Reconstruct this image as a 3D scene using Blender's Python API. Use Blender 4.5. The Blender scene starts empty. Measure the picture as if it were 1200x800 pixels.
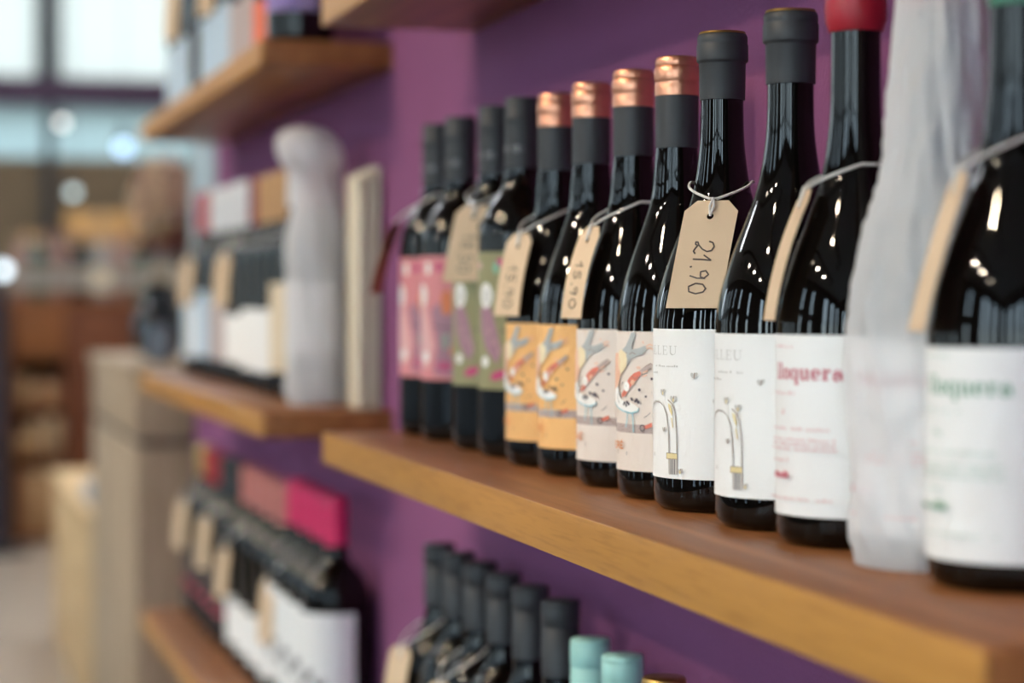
import bpy, bmesh, math, random
from mathutils import Vector, noise
from mathutils.geometry import delaunay_2d_cdt

random.seed(7)
R = math.radians
COL = bpy.context.scene.collection
SC = bpy.context.scene

# ------------------------------------------------------------------ camera
CAMZ = 1.05
cam_d = bpy.data.cameras.new('camera')
cam = bpy.data.objects.new('camera', cam_d)
COL.objects.link(cam)
cam.location = (0, 0, CAMZ)
cam.rotation_euler = (R(90 - 1.234), 0, R(-15.376))
cam_d.sensor_width = 36
cam_d.lens = 78
cam_d.clip_start = 0.02
cam_d.dof.use_dof = True
cam_d.dof.focus_distance = 1.385
cam_d.dof.aperture_fstop = 3.9
SC.camera = cam

# ------------------------------------------------------------------ sky and exposure
SC.view_settings.view_transform = 'Standard'
SC.view_settings.look = 'None'
SC.view_settings.exposure = 0.0
SC.view_settings.gamma = 1.0
SC.view_settings.use_curve_mapping = False
w = bpy.data.worlds.new('sky')
SC.world = w
w.use_nodes = True
nt = w.node_tree
nt.nodes.clear()
wo = nt.nodes.new('ShaderNodeOutputWorld')
bg = nt.nodes.new('ShaderNodeBackground')
tc = nt.nodes.new('ShaderNodeTexCoord')
sp = nt.nodes.new('ShaderNodeSeparateXYZ')
cr = nt.nodes.new('ShaderNodeValToRGB')
cr.color_ramp.elements[0].position = 0.0
cr.color_ramp.elements[0].color = (0.66, 0.76, 0.80, 1)
cr.color_ramp.elements[1].position = 0.6
cr.color_ramp.elements[1].color = (0.56, 0.76, 1.0, 1)
nt.links.new(tc.outputs['Generated'], sp.inputs[0])
nt.links.new(sp.outputs['Z'], cr.inputs[0])
nt.links.new(cr.outputs[0], bg.inputs[0])
bg.inputs[1].default_value = 17.5
nt.links.new(bg.outputs[0], wo.inputs[0])

# ------------------------------------------------------------------ ceiling spotlights (lamp heads are built further down)
SPOT_YS = (-0.25, 0.62, 1.46, 2.32, 3.18, 4.05)  # nearest spot in each row added to brighten the near bottles
SPOT_Z = 2.80
SPOT_ROWS = ((-1.60, 55, (1.0, 0.80, 0.56)), (-2.55, 52, (1.0, 0.85, 0.66)))
for (sx, en, scol) in SPOT_ROWS:
    for sy in SPOT_YS:
        ld = bpy.data.lights.new('spot_beam', 'SPOT')
        ld.energy = en
        ld.color = scol
        ld.spot_size = R(46 if sx > -2 else 40)
        ld.spot_blend = 0.6
        ld.shadow_soft_size = 0.03
        lo = bpy.data.objects.new('spot_beam', ld)
        COL.objects.link(lo)
        lo.location = (sx, sy, SPOT_Z)
        lo.rotation_euler = Vector((0.50 - sx, 0, 0.95 - SPOT_Z)).to_track_quat('-Z', 'Y').to_euler()

# ------------------------------------------------------------------ materials
MATS = {}

def srgb(r, g, b):
    def f(c):
        c /= 255.0
        return c / 12.92 if c <= 0.04045 else ((c + 0.055) / 1.055) ** 2.4
    return (f(r), f(g), f(b), 1)

def mat(name, col, rough=0.5, metal=0.0, spec=0.5, bump=None, var=None, emit=None, coat=0.0, alpha=None):
    """principled material; bump=(scale,strength), var=(scale,amount) for noise driven colour variation"""
    if name in MATS:
        return MATS[name]
    m = bpy.data.materials.new(name)
    m.use_nodes = True
    t = m.node_tree
    b = t.nodes['Principled BSDF']
    b.inputs['Base Color'].default_value = col
    b.inputs['Roughness'].default_value = rough
    b.inputs['Metallic'].default_value = metal
    b.inputs['Specular IOR Level'].default_value = spec
    b.inputs['Coat Weight'].default_value = coat
    tcn = t.nodes.new('ShaderNodeTexCoord')
    if var:
        n = t.nodes.new('ShaderNodeTexNoise')
        n.inputs['Scale'].default_value = var[0]
        n.inputs['Detail'].default_value = 4
        t.links.new(tcn.outputs['Object'], n.inputs['Vector'])
        mx = t.nodes.new('ShaderNodeMix')
        mx.data_type = 'RGBA'
        a = var[1]
        mx.inputs[6].default_value = tuple(max(0, c * (1 - a)) for c in col[:3]) + (1,)
        mx.inputs[7].default_value = tuple(min(1, c * (1 + a)) for c in col[:3]) + (1,)
        t.links.new(n.outputs[0], mx.inputs[0])
        t.links.new(mx.outputs[2], b.inputs['Base Color'])
    if bump:
        n2 = t.nodes.new('ShaderNodeTexNoise')
        n2.inputs['Scale'].default_value = bump[0]
        n2.inputs['Detail'].default_value = 5
        t.links.new(tcn.outputs['Object'], n2.inputs['Vector'])
        bp = t.nodes.new('ShaderNodeBump')
        bp.inputs['Strength'].default_value = bump[1]
        bp.inputs['Distance'].default_value = 0.002
        t.links.new(n2.outputs[0], bp.inputs['Height'])
        t.links.new(bp.outputs[0], b.inputs['Normal'])
    if emit:
        b.inputs['Emission Color'].default_value = emit[0]
        b.inputs['Emission Strength'].default_value = emit[1]
    MATS[name] = m
    return m

def wood(name, dark, light, grain=(55, 2.2, 55), rough=0.42):
    """long grain along Y"""
    m = bpy.data.materials.new(name)
    m.use_nodes = True
    t = m.node_tree
    b = t.nodes['Principled BSDF']
    b.inputs['Roughness'].default_value = rough
    b.inputs['Specular IOR Level'].default_value = 0.22
    tcn = t.nodes.new('ShaderNodeTexCoord')
    mp = t.nodes.new('ShaderNodeMapping')
    mp.inputs['Scale'].default_value = grain
    t.links.new(tcn.outputs['Object'], mp.inputs[0])
    n1 = t.nodes.new('ShaderNodeTexNoise')
    n1.inputs['Scale'].default_value = 1.0
    n1.inputs['Detail'].default_value = 6
    n1.inputs['Distortion'].default_value = 0.6
    t.links.new(mp.outputs[0], n1.inputs['Vector'])
    mp2 = t.nodes.new('ShaderNodeMapping')
    mp2.inputs['Scale'].default_value = (grain[0] * 7, grain[1] * 9, grain[2] * 7)
    t.links.new(tcn.outputs['Object'], mp2.inputs[0])
    n2 = t.nodes.new('ShaderNodeTexNoise')
    n2.inputs['Scale'].default_value = 1.0
    n2.inputs['Detail'].default_value = 3
    t.links.new(mp2.outputs[0], n2.inputs['Vector'])
    ramp = t.nodes.new('ShaderNodeValToRGB')
    ramp.color_ramp.elements[0].position = 0.32
    ramp.color_ramp.elements[0].color = dark
    ramp.color_ramp.elements[1].position = 0.68
    ramp.color_ramp.elements[1].color = light
    t.links.new(n1.outputs[0], ramp.inputs[0])
    r2 = t.nodes.new('ShaderNodeValToRGB')
    r2.color_ramp.elements[0].position = 0.36
    r2.color_ramp.elements[0].color = (0.72, 0.66, 0.6, 1)
    r2.color_ramp.elements[1].position = 0.5
    r2.color_ramp.elements[1].color = (1, 1, 1, 1)
    t.links.new(n2.outputs[0], r2.inputs[0])
    mx = t.nodes.new('ShaderNodeMix')
    mx.data_type = 'RGBA'
    mx.blend_type = 'MULTIPLY'
    mx.inputs[0].default_value = 0.5
    t.links.new(ramp.outputs[0], mx.inputs[6])
    t.links.new(r2.outputs[0], mx.inputs[7])
    t.links.new(mx.outputs[2], b.inputs['Base Color'])
    bp = t.nodes.new('ShaderNodeBump')
    bp.inputs['Strength'].default_value = 0.06
    bp.inputs['Distance'].default_value = 0.001
    t.links.new(n2.outputs[0], bp.inputs['Height'])
    t.links.new(bp.outputs[0], b.inputs['Normal'])
    MATS[name] = m
    return m

def paper_mat(name, col, see, trans=0.35):
    """thin tissue paper: diffuse + translucent, letting a share of light straight through"""
    m = bpy.data.materials.new(name)
    m.use_nodes = True
    t = m.node_tree
    t.nodes.clear()
    o = t.nodes.new('ShaderNodeOutputMaterial')
    d = t.nodes.new('ShaderNodeBsdfPrincipled')
    d.inputs['Base Color'].default_value = col
    d.inputs['Roughness'].default_value = 0.6
    d.inputs['Specular IOR Level'].default_value = 0.25
    tl = t.nodes.new('ShaderNodeBsdfTranslucent')
    tl.inputs[0].default_value = col
    tr = t.nodes.new('ShaderNodeBsdfTransparent')
    m1 = t.nodes.new('ShaderNodeMixShader')
    m1.inputs[0].default_value = trans
    m2 = t.nodes.new('ShaderNodeMixShader')
    m2.inputs[0].default_value = see
    tcn = t.nodes.new('ShaderNodeTexCoord')
    n = t.nodes.new('ShaderNodeTexNoise')
    n.inputs['Scale'].default_value = 34
    n.inputs['Detail'].default_value = 5
    n.inputs['Distortion'].default_value = 0.8
    t.links.new(tcn.outputs['Object'], n.inputs['Vector'])
    bp = t.nodes.new('ShaderNodeBump')
    bp.inputs['Strength'].default_value = 0.5
    bp.inputs['Distance'].default_value = 0.009
    t.links.new(n.outputs[0], bp.inputs['Height'])
    t.links.new(bp.outputs[0], d.inputs['Normal'])
    t.links.new(d.outputs[0], m1.inputs[1])
    t.links.new(tl.outputs[0], m1.inputs[2])
    t.links.new(m1.outputs[0], m2.inputs[1])
    t.links.new(tr.outputs[0], m2.inputs[2])
    t.links.new(m2.outputs[0], o.inputs[0])
    MATS[name] = m
    return m

def frosted_mat(name, colr):
    m = bpy.data.materials.new(name)
    m.use_nodes = True
    t = m.node_tree
    t.nodes.clear()
    o = t.nodes.new('ShaderNodeOutputMaterial')
    tl = t.nodes.new('ShaderNodeBsdfTranslucent')
    tl.inputs[0].default_value = colr
    t.links.new(tl.outputs[0], o.inputs[0])
    return m

def pane_mat():
    m = bpy.data.materials.new('window_glass')
    m.use_nodes = True
    t = m.node_tree
    t.nodes.clear()
    o = t.nodes.new('ShaderNodeOutputMaterial')
    tr = t.nodes.new('ShaderNodeBsdfTransparent')
    tr.inputs[0].default_value = (0.95, 0.98, 0.98, 1)
    gl = t.nodes.new('ShaderNodeBsdfGlossy')
    gl.inputs['Roughness'].default_value = 0.02
    mx = t.nodes.new('ShaderNodeMixShader')
    mx.inputs[0].default_value = 0.06
    t.links.new(tr.outputs[0], mx.inputs[1])
    t.links.new(gl.outputs[0], mx.inputs[2])
    t.links.new(mx.outputs[0], o.inputs[0])
    return m

M_WALL = mat('purple_plaster', (0.238, 0.082, 0.188, 1), 0.8, spec=0.1, bump=(260, 0.35), var=(9, 0.06))
M_FLOOR = mat('pale_floor', srgb(178, 160, 142), 0.3, var=(3, 0.12))
M_CEIL = mat('white_ceiling', (0.66, 0.65, 0.64, 1), 0.9)
M_WHITEWALL = mat('white_wall', (0.72, 0.71, 0.69, 1), 0.9)
M_DARKWALL = mat('charcoal_wall', (0.10, 0.095, 0.10, 1), 0.85)
M_OAK = wood('oiled_oak', (0.23, 0.084, 0.027, 1), (0.39, 0.158, 0.054, 1), rough=0.38)
M_OAKEDGE = wood('light_oak_edge', (0.43, 0.200, 0.046, 1), (0.54, 0.262, 0.064, 1))
M_GLASS = mat('dark_bottle_glass', (0.0030, 0.0024, 0.0020, 1), 0.03, spec=0.36)
M_GLASSB = mat('brownish_bottle_glass', (0.012, 0.006, 0.003, 1), 0.04, spec=0.55)
M_GLASSL = mat('pale_bottle_glass', srgb(150, 140, 135), 0.06, spec=0.6)
M_GLASSG = mat('green_bottle_glass', srgb(70, 90, 75), 0.06, spec=0.6)
M_GLASSP = mat('rose_bottle_glass', srgb(150, 112, 100), 0.06, spec=0.6)
M_BLACKCAP = mat('matt_black_foil', (0.034, 0.036, 0.040, 1), 0.50, spec=0.45)
M_GOLD = mat('gold_rim', (0.55, 0.36, 0.12, 1), 0.35, metal=1.0)
M_COPPER = mat('copper_foil', (0.80, 0.36, 0.22, 1), 0.34, metal=0.9, bump=(220, 0.25))
M_REDWAX = mat('red_wax', srgb(165, 22, 40), 0.4, bump=(90, 0.4))
M_GREENCAP = mat('dark_green_foil', srgb(60, 120, 95), 0.4)
M_TEALCAP = mat('pale_teal_foil', srgb(158, 208, 202), 0.5, bump=(200, 0.15))
M_WHITECAP = mat('white_foil', srgb(232, 232, 234), 0.45)
M_TANCAP = mat('tan_foil', srgb(196, 150, 100), 0.5)
M_MAGENTA = mat('magenta_foil', srgb(222, 30, 98), 0.42)
M_SALMON = mat('dusty_pink_foil', srgb(196, 120, 112), 0.45)
M_REDCAP = mat('red_foil', srgb(176, 22, 40), 0.42)
M_BURG = mat('burgundy_foil', srgb(130, 20, 50), 0.42)
M_PRINTGREY = mat('grey_print', srgb(150, 152, 155), 0.6)
M_LBL_WHITE = mat('white_label_paper', srgb(240, 239, 237), 0.7, bump=(400, 0.12))
M_LBL_BEIGE = mat('beige_label_paper', srgb(226, 213, 203), 0.7, bump=(400, 0.12))
M_LBL_ORANGE = mat('orange_label_paper', srgb(242, 188, 122), 0.7, bump=(400, 0.12))
M_LBL_PINK = mat('pink_label_paper', srgb(216, 138, 142), 0.7, var=(40, 0.12))
M_LBL_OLIVE = mat('olive_label_paper', srgb(150, 146, 108), 0.7, var=(40, 0.10))
M_LBL_BLUE = mat('pale_blue_label_paper', srgb(190, 210, 226), 0.7)
M_LBL_PGREY = mat('pinkish_grey_label_paper', srgb(186, 170, 168), 0.7)
M_LBL_CORAL = mat('coral_label_paper', srgb(236, 118, 84), 0.65)
M_LBL_LILAC = mat('lilac_label_paper', srgb(168, 150, 188), 0.7)
M_LBL_CREAM = mat('cream_label_paper', srgb(226, 208, 180), 0.7)
M_LBL_DARK = mat('dark_label_paper', srgb(40, 32, 36), 0.6)
M_KRAFT = mat('kraft_card', srgb(224, 195, 162), 0.8, bump=(500, 0.1), var=(60, 0.05))
M_KRAFTSHADE = mat('shaded_kraft_card', srgb(150, 92, 66), 0.8)  # kraft card with the shade on the tag's back put into its colour
M_STRING = mat('white_cotton_string', srgb(232, 228, 222), 0.85, bump=(900, 0.6))
M_INK = mat('grey_pen_ink', srgb(92, 78, 74), 0.6)
M_PAPER = paper_mat('white_tissue_paper', (0.92, 0.91, 0.92, 1), 0.20)
M_PAPERO = paper_mat('thick_white_tissue_paper', (0.90, 0.88, 0.89, 1), 0.12)
M_PANE = pane_mat()
M_FROST = frosted_mat('frosted_glass', (0.385, 0.370, 0.335, 1))
M_FROSTB = frosted_mat('blue_grey_frosted_glass', (0.30, 0.325, 0.31, 1))
M_FRAME = mat('dark_window_frame', (0.015, 0.02, 0.028, 1), 0.4)
M_PURPLEBAR = mat('dark_purple_frame', (0.040, 0.010, 0.040, 1), 0.5)
M_BLUEGREY = mat('blue_grey_panel', srgb(168, 186, 194), 0.6)
M_BROWNWALL = mat('brown_panel_wall', srgb(112, 94, 72), 0.8)

PC = {}
def pc(name, *rgb):
    return mat(name, srgb(*rgb), 0.65)
P_GREY = pc('print_blue_grey', 176, 180, 180)
P_CREAM = pc('print_cream', 238, 220, 184)
P_SAL = pc('print_salmon', 234, 186, 158)
P_RED = pc('print_red', 220, 124, 104)
P_BROWN = pc('print_brown', 150, 126, 114)
P_WHITE = pc('print_white', 242, 240, 236)
P_TEAL = pc('print_teal', 150, 200, 212)
P_INK = pc('print_ink', 84, 78, 88)
P_BAND = pc('print_taupe', 186, 168, 162)
P_ORANGE = pc('print_orange', 226, 146, 84)
P_LGREY = pc('print_light_grey', 198, 195, 190)
P_YEL = pc('print_yellow', 226, 208, 156)
P_REDTXT = pc('print_crimson', 196, 74, 96)
P_PINKTXT = pc('print_faded_red', 228, 190, 190)
P_GREENTXT = pc('print_green', 112, 160, 130)
P_PGREEN = pc('print_faded_green', 202, 216, 206)
P_MAUVE = pc('print_mauve', 168, 126, 142)
P_MAG = pc('print_magenta', 196, 72, 120)
P_MINT = pc('print_mint', 130, 186, 158)
P_CORAL = pc('print_coral', 220, 130, 88)
P_PALEPINK = pc('print_pale_pink', 226, 176, 176)

# ------------------------------------------------------------------ mesh helpers
class MB:
    """collects shapes; build() links them as ONE mesh object"""
    def __init__(self):
        self.v, self.f, self.mi, self.mats = [], [], [], []
    def m(self, material):
        if material not in self.mats:
            self.mats.append(material)
        return self.mats.index(material)
    def add(self, vs, fs, material):
        k = self.m(material)
        o = len(self.v)
        self.v += [tuple(p) for p in vs]
        for f in fs:
            self.f.append([i + o for i in f])
            self.mi.append(k)
        return self
    def mesh(self, name, smooth=True, angle=38):
        me = bpy.data.meshes.new(name)
        me.from_pydata(self.v, [], self.f)
        for m_ in self.mats:
            me.materials.append(m_)
        me.polygons.foreach_set('material_index', self.mi)
        if smooth:
            me.polygons.foreach_set('use_smooth', [True] * len(me.polygons))
            me.set_sharp_from_angle(angle=R(angle))
        me.update()
        return me
    def build(self, name, parent=None, smooth=True, angle=38):
        return link(name, self.mesh(name, smooth, angle), parent)

def link(name, me, parent=None):
    o = bpy.data.objects.new(name, me)
    COL.objects.link(o)
    if parent:
        o.parent = parent
    return o

def tag(o, label, cat, group=None):
    o['label'] = label
    o['category'] = cat
    if group:
        o['group'] = group
    return o

def empty(name, loc, rz=0.0):
    o = bpy.data.objects.new(name, None)
    o.empty_display_size = 0.05
    COL.objects.link(o)
    o.location = loc
    o.rotation_euler = (0, 0, rz)
    return o

def struct(o):
    o['kind'] = 'structure'
    return o

def lathe(mb, prof, material, seg=56, c=(0, 0), cap_b=True, cap_t=True):
    vs, fs = [], []
    n = len(prof)
    for (r, h) in prof:
        for k in range(seg):
            a = 2 * math.pi * k / seg
            vs.append((c[0] + r * math.cos(a), c[1] + r * math.sin(a), h))
    for i in range(n - 1):
        for k in range(seg):
            k2 = (k + 1) % seg
            fs.append((i * seg + k, i * seg + k2, (i + 1) * seg + k2, (i + 1) * seg + k))
    if cap_b:
        fs.append(tuple(range(seg - 1, -1, -1)))
    if cap_t:
        fs.append(tuple((n - 1) * seg + k for k in range(seg)))
    mb.add(vs, fs, material)

def smooth_prof(pts, sub=5):
    """Catmull-Rom through (r,h) points"""
    out = []
    n = len(pts)
    for i in range(n - 1):
        p0 = pts[max(0, i - 1)]; p1 = pts[i]; p2 = pts[i + 1]; p3 = pts[min(n - 1, i + 2)]
        for s in range(sub):
            t = s / sub
            q = []
            for d in (0, 1):
                q.append(0.5 * ((2 * p1[d]) + (-p0[d] + p2[d]) * t + (2 * p0[d] - 5 * p1[d] + 4 * p2[d] - p3[d]) * t * t
                                + (-p0[d] + 3 * p1[d] - 3 * p2[d] + p3[d]) * t ** 3))
            out.append(tuple(q))
    out.append(pts[-1])
    return out

def box(mb, lo, hi, material):
    x0, y0, z0 = lo; x1, y1, z1 = hi
    vs = [(x0, y0, z0), (x1, y0, z0), (x1, y1, z0), (x0, y1, z0), (x0, y0, z1), (x1, y0, z1), (x1, y1, z1), (x0, y1, z1)]
    fs = [(3, 2, 1, 0), (4, 5, 6, 7), (0, 1, 5, 4), (1, 2, 6, 5), (2, 3, 7, 6), (3, 0, 4, 7)]
    mb.add(vs, fs, material)

def bevel_box(name, lo, hi, material, parent=None, bev=0.002, seg=2):
    mb = MB()
    box(mb, lo, hi, material)
    me = mb.mesh(name, smooth=False)
    bm = bmesh.new()
    bm.from_mesh(me)
    bmesh.ops.bevel(bm, geom=bm.edges[:], offset=bev, segments=seg, affect='EDGES', profile=0.5)
    bm.to_mesh(me)
    bm.free()
    me.polygons.foreach_set('use_smooth', [True] * len(me.polygons))
    me.set_sharp_from_angle(angle=R(50))
    return link(name, me, parent)

def tube(mb, pts, r, material, seg=8, closed=False):
    pts = [Vector(p) for p in pts]
    n = len(pts)
    vs, fs = [], []
    prev = None
    for i, p in enumerate(pts):
        if closed:
            d = pts[(i + 1) % n] - pts[i - 1]
        else:
            d = pts[min(n - 1, i + 1)] - pts[max(0, i - 1)]
        d.normalize()
        ref = prev if prev is not None else (Vector((0, 0, 1)) if abs(d.z) < 0.9 else Vector((1, 0, 0)))
        a = (ref - d * ref.dot(d)).normalized()
        prev = a
        b = d.cross(a)
        rr = r[i] if isinstance(r, (list, tuple)) else r
        for k in range(seg):
            t = 2 * math.pi * k / seg
            vs.append(p + a * rr * math.cos(t) + b * rr * math.sin(t))
    m_ = n if closed else n - 1
    for i in range(m_):
        j = (i + 1) % n
        for k in range(seg):
            k2 = (k + 1) % seg
            fs.append((i * seg + k, i * seg + k2, j * seg + k2, j * seg + k))
    if not closed:
        fs.append(tuple(range(seg - 1, -1, -1)))
        fs.append(tuple((n - 1) * seg + k for k in range(seg)))
    mb.add(vs, fs, material)

# flat outlines -> triangulated patches (with optional hole) in (u, v)
def patch(outline, step=0.004, hole=None):
    pts = [Vector((p[0], p[1])) for p in outline]
    dense = []
    n = len(pts)
    for i in range(n):
        a, b = pts[i], pts[(i + 1) % n]
        k = max(1, int((b - a).length / step))
        for s in range(k):
            dense.append(a.lerp(b, s / k))
    vs = list(dense)
    es = [(i, (i + 1) % len(dense)) for i in range(len(dense))]
    o = len(vs)
    hs = []
    if hole:
        cx, cy, hr = hole
        hs = [Vector((cx + hr * math.cos(2 * math.pi * k / 14), cy + hr * math.sin(2 * math.pi * k / 14))) for k in range(14)]
        vs += hs
        es += [(o + i, o + (i + 1) % 14) for i in range(14)]
    xs = [p.x for p in dense]; ys = [p.y for p in dense]
    x = min(xs) + step
    while x < max(xs):
        y = min(ys) + step
        while y < max(ys):
            if inside((x, y), dense) and not (hole and math.hypot(x - hole[0], y - hole[1]) < hole[2] * 1.4):
                vs.append(Vector((x, y)))
            y += step
        x += step
    r = delaunay_2d_cdt(vs, es, [], 0, 1e-7)
    rv, rf = r[0], r[2]
    fs = []
    for f in rf:
        cx = sum(rv[i].x for i in f) / len(f); cy = sum(rv[i].y for i in f) / len(f)
        if inside((cx, cy), dense) and not (hole and math.hypot(cx - hole[0], cy - hole[1]) < hole[2] * 0.97):
            fs.append(tuple(f))
    return [(p.x, p.y) for p in rv], fs

def inside(p, poly):
    x, y = p
    c = False
    n = len(poly)
    j = n - 1
    for i in range(n):
        xi, yi = poly[i][0], poly[i][1]; xj, yj = poly[j][0], poly[j][1]
        if (yi > y) != (yj > y) and x < (xj - xi) * (y - yi) / (yj - yi) + xi:
            c = not c
        j = i
    return c

def cyl(u, v, r):
    """u = arc length to the viewer's right from the bottle's front (-X), v = height"""
    a = u / r
    return (-r * math.cos(a), -r * math.sin(a), v)

class Print:
    """flat print on a label of radius rad: shapes laid in layers 0.06 mm apart"""
    def __init__(self, rad):
        self.mb = MB(); self.rad = rad; self.k = 0
    def off(self):
        self.k += 1
        return self.rad + 0.00012 + 0.000012 * self.k
    def poly(self, pts, material, step=0.004):
        vs, fs = patch(pts, step)
        r = self.off()
        out = []
        for f in fs:
            a, b, c = (vs[i] for i in f[:3])
            cr_ = (b[0] - a[0]) * (c[1] - a[1]) - (b[1] - a[1]) * (c[0] - a[0])
            out.append(f if cr_ > 0 else tuple(reversed(f)))
        self.mb.add([self.p(u, v, r) for (u, v) in vs], out, material)
    def p(self, u, v, r):
        a = u / self.rad
        return (-r * math.cos(a), -r * math.sin(a), v)
    def ell(self, u, v, ru, rv, material, rot=0.0, n=18):
        c, s = math.cos(rot), math.sin(rot)
        pts = []
        for k in range(n):
            t = 2 * math.pi * k / n
            a, b = ru * math.cos(t), rv * math.sin(t)
            pts.append((u + a * c - b * s, v + a * s + b * c))
        self.poly(pts, material)
    def stroke(self, pts, wd, material):
        r = self.off()
        dense = []
        for i in range(len(pts) - 1):
            a, b = Vector(pts[i]), Vector(pts[i + 1])
            k = max(1, int((b - a).length / 0.003))
            for s in range(k):
                dense.append(a.lerp(b, s / k))
        dense.append(Vector(pts[-1]))
        vs, fs = [], []
        n = len(dense)
        for i, q in enumerate(dense):
            d = dense[min(n - 1, i + 1)] - dense[max(0, i - 1)]
            if d.length < 1e-9:
                d = Vector((1, 0))
            d.normalize()
            nn = Vector((-d.y, d.x)) * wd / 2
            vs.append(self.p(*(q + nn), r)); vs.append(self.p(*(q - nn), r))
        for i in range(n - 1):
            fs.append((2 * i, 2 * i + 1, 2 * i + 3, 2 * i + 2))
        self.mb.add(vs, fs, material)
    def dashes(self, u0, u1, v, h, material, gap=0.0006, w0=0.0008, w1=0.0016):
        """a line of type too small to read"""
        u = u0
        while u < u1:
            wd = random.uniform(w0, w1)
            if random.random() < 0.85:
                hh = h * random.choice((0.6, 0.6, 0.8, 1.0))
                self.poly([(u, v), (u + wd, v), (u + wd, v + hh), (u, v + hh)], material, 0.01)
            u += wd + gap
    def build(self, name, parent):
        return self.mb.build(name, parent, smooth=False)

# ---- a small serif alphabet: thick stems, thin arms and bracket serifs, in units of cap height 1
def arc(cx, cy, rx, ry, a0, a1, n=12):
    return [(cx + rx * math.cos(R(a0 + (a1 - a0) * k / n)), cy + ry * math.sin(R(a0 + (a1 - a0) * k / n))) for k in range(n + 1)]
T, N, S = 0.13, 0.05, 0.05      # thick, thin, serif
GLYPH = {
 'A': (0.85, [([(0.10, 0), (0.42, 1)], N), ([(0.42, 1), (0.74, 0)], T), ([(0.22, 0.36), (0.62, 0.36)], N), ([(0.0, 0.02), (0.22, 0.02)], S), ([(0.6, 0.02), (0.88, 0.02)], S)]),
 'L': (0.68, [([(0.16, 0), (0.16, 1)], T), ([(0.0, 0.98), (0.34, 0.98)], S), ([(0.0, 0.02), (0.62, 0.02)], S), ([(0.6, 0.0), (0.62, 0.28)], N)]),
 'E': (0.70, [([(0.16, 0), (0.16, 1)], T), ([(0.0, 0.98), (0.60, 0.98)], S), ([(0.0, 0.02), (0.62, 0.02)], S), ([(0.16, 0.52), (0.48, 0.52)], N), ([(0.6, 0.0), (0.62, 0.26)], N), ([(0.59, 1.0), (0.6, 0.76)], N), ([(0.48, 0.42), (0.48, 0.62)], N)]),
 'U': (0.86, [([(0.16, 1), (0.16, 0.34)] + arc(0.42, 0.3, 0.26, 0.28, 180, 270, 6), T), (arc(0.42, 0.3, 0.26, 0.28, 270, 360, 6) + [(0.68, 1)], N), ([(0.0, 0.98), (0.32, 0.98)], S), ([(0.55, 0.98), (0.82, 0.98)], S)]),
 'R': (0.80, [([(0.16, 0), (0.16, 1)], T), ([(0.0, 0.98), (0.4, 0.98)], S), (arc(0.36, 0.74, 0.24, 0.24, 90, -90), 0.09), ([(0.16, 0.5), (0.36, 0.5)], N), ([(0.4, 0.5), (0.72, 0.0)], T), ([(0.0, 0.02), (0.32, 0.02)], S)]),
 'l': (0.40, [([(0.20, 0), (0.20, 1.0)], T), ([(0.04, 0.98), (0.2, 0.98)], S), ([(0.02, 0.025), (0.38, 0.025)], S)]),
 'o': (0.66, [(arc(0.32, 0.33, 0.23, 0.31, 60, 120, 4), N), (arc(0.32, 0.33, 0.23, 0.31, 120, 240, 8), T), (arc(0.32, 0.33, 0.23, 0.31, 240, 300, 4), N), (arc(0.32, 0.33, 0.23, 0.31, -60, 60, 8), T)]),
 'q': (0.70, [(arc(0.30, 0.33, 0.22, 0.31, 60, 120, 4), N), (arc(0.30, 0.33, 0.22, 0.31, 120, 240, 8), T), (arc(0.30, 0.33, 0.22, 0.31, 240, 300, 4), N), ([(0.54, 0.66), (0.54, -0.3)], T), ([(0.38, -0.28), (0.70, -0.28)], S)]),
 'u': (0.74, [([(0.16, 0.64), (0.16, 0.2)] + arc(0.32, 0.2, 0.16, 0.18, 180, 270, 5), T), (arc(0.36, 0.2, 0.18, 0.18, 270, 340, 5), N), ([(0.54, 0.64), (0.54, 0)], T), ([(0.0, 0.63), (0.16, 0.63)], S), ([(0.54, 0.02), (0.70, 0.02)], S), ([(0.4, 0.63), (0.54, 0.63)], S)]),
 'e': (0.60, [(arc(0.30, 0.33, 0.22, 0.31, 60, 120, 4), N), (arc(0.30, 0.33, 0.22, 0.31, 120, 250, 8), T), (arc(0.30, 0.33, 0.22, 0.31, 250, 320, 5), N), (arc(0.30, 0.33, 0.22, 0.31, 0, 60, 5), 0.1), ([(0.08, 0.34), (0.52, 0.34)], N)]),
 'r': (0.54, [([(0.18, 0), (0.18, 0.64)], T), ([(0.02, 0.63), (0.18, 0.63)], S), ([(0.0, 0.025), (0.38, 0.025)], S), ([(0.18, 0.42), (0.28, 0.58), (0.38, 0.62)], N), (arc(0.42, 0.57, 0.045, 0.045, 0, 360, 8), 0.08)]),
 'a': (0.64, [([(0.44, 0.1), (0.44, 0.46)], T), (arc(0.30, 0.46, 0.15, 0.17, 0, 160, 7), N), (arc(0.15, 0.47, 0.035, 0.035, 0, 360, 8), 0.08), (arc(0.24, 0.18, 0.16, 0.17, 70, 300, 9), 0.1), ([(0.26, 0.37), (0.44, 0.42)], N), ([(0.44, 0.06), (0.60, 0.03)], N)]),
}
def write(pr, s, u0, v0, hgt, material, track=0.0, width=None, bold=1.0):
    total = sum(GLYPH[c][0] + track for c in s)
    kx = hgt if width is None else width / total
    x = 0.0
    for c in s:
        adv, strokes = GLYPH[c]
        for (pts, wd) in strokes:
            pr.stroke([(u0 + (x + p[0]) * kx, v0 + p[1] * hgt) for p in pts], wd * hgt * bold, material)
        x += adv + track

# ------------------------------------------------------------------ large structure
WX = 0.5534            # face of the purple wall
def wallbox(name, lo, hi, m):
    mb = MB(); box(mb, lo, hi, m)
    return struct(mb.build(name, smooth=False))

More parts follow.
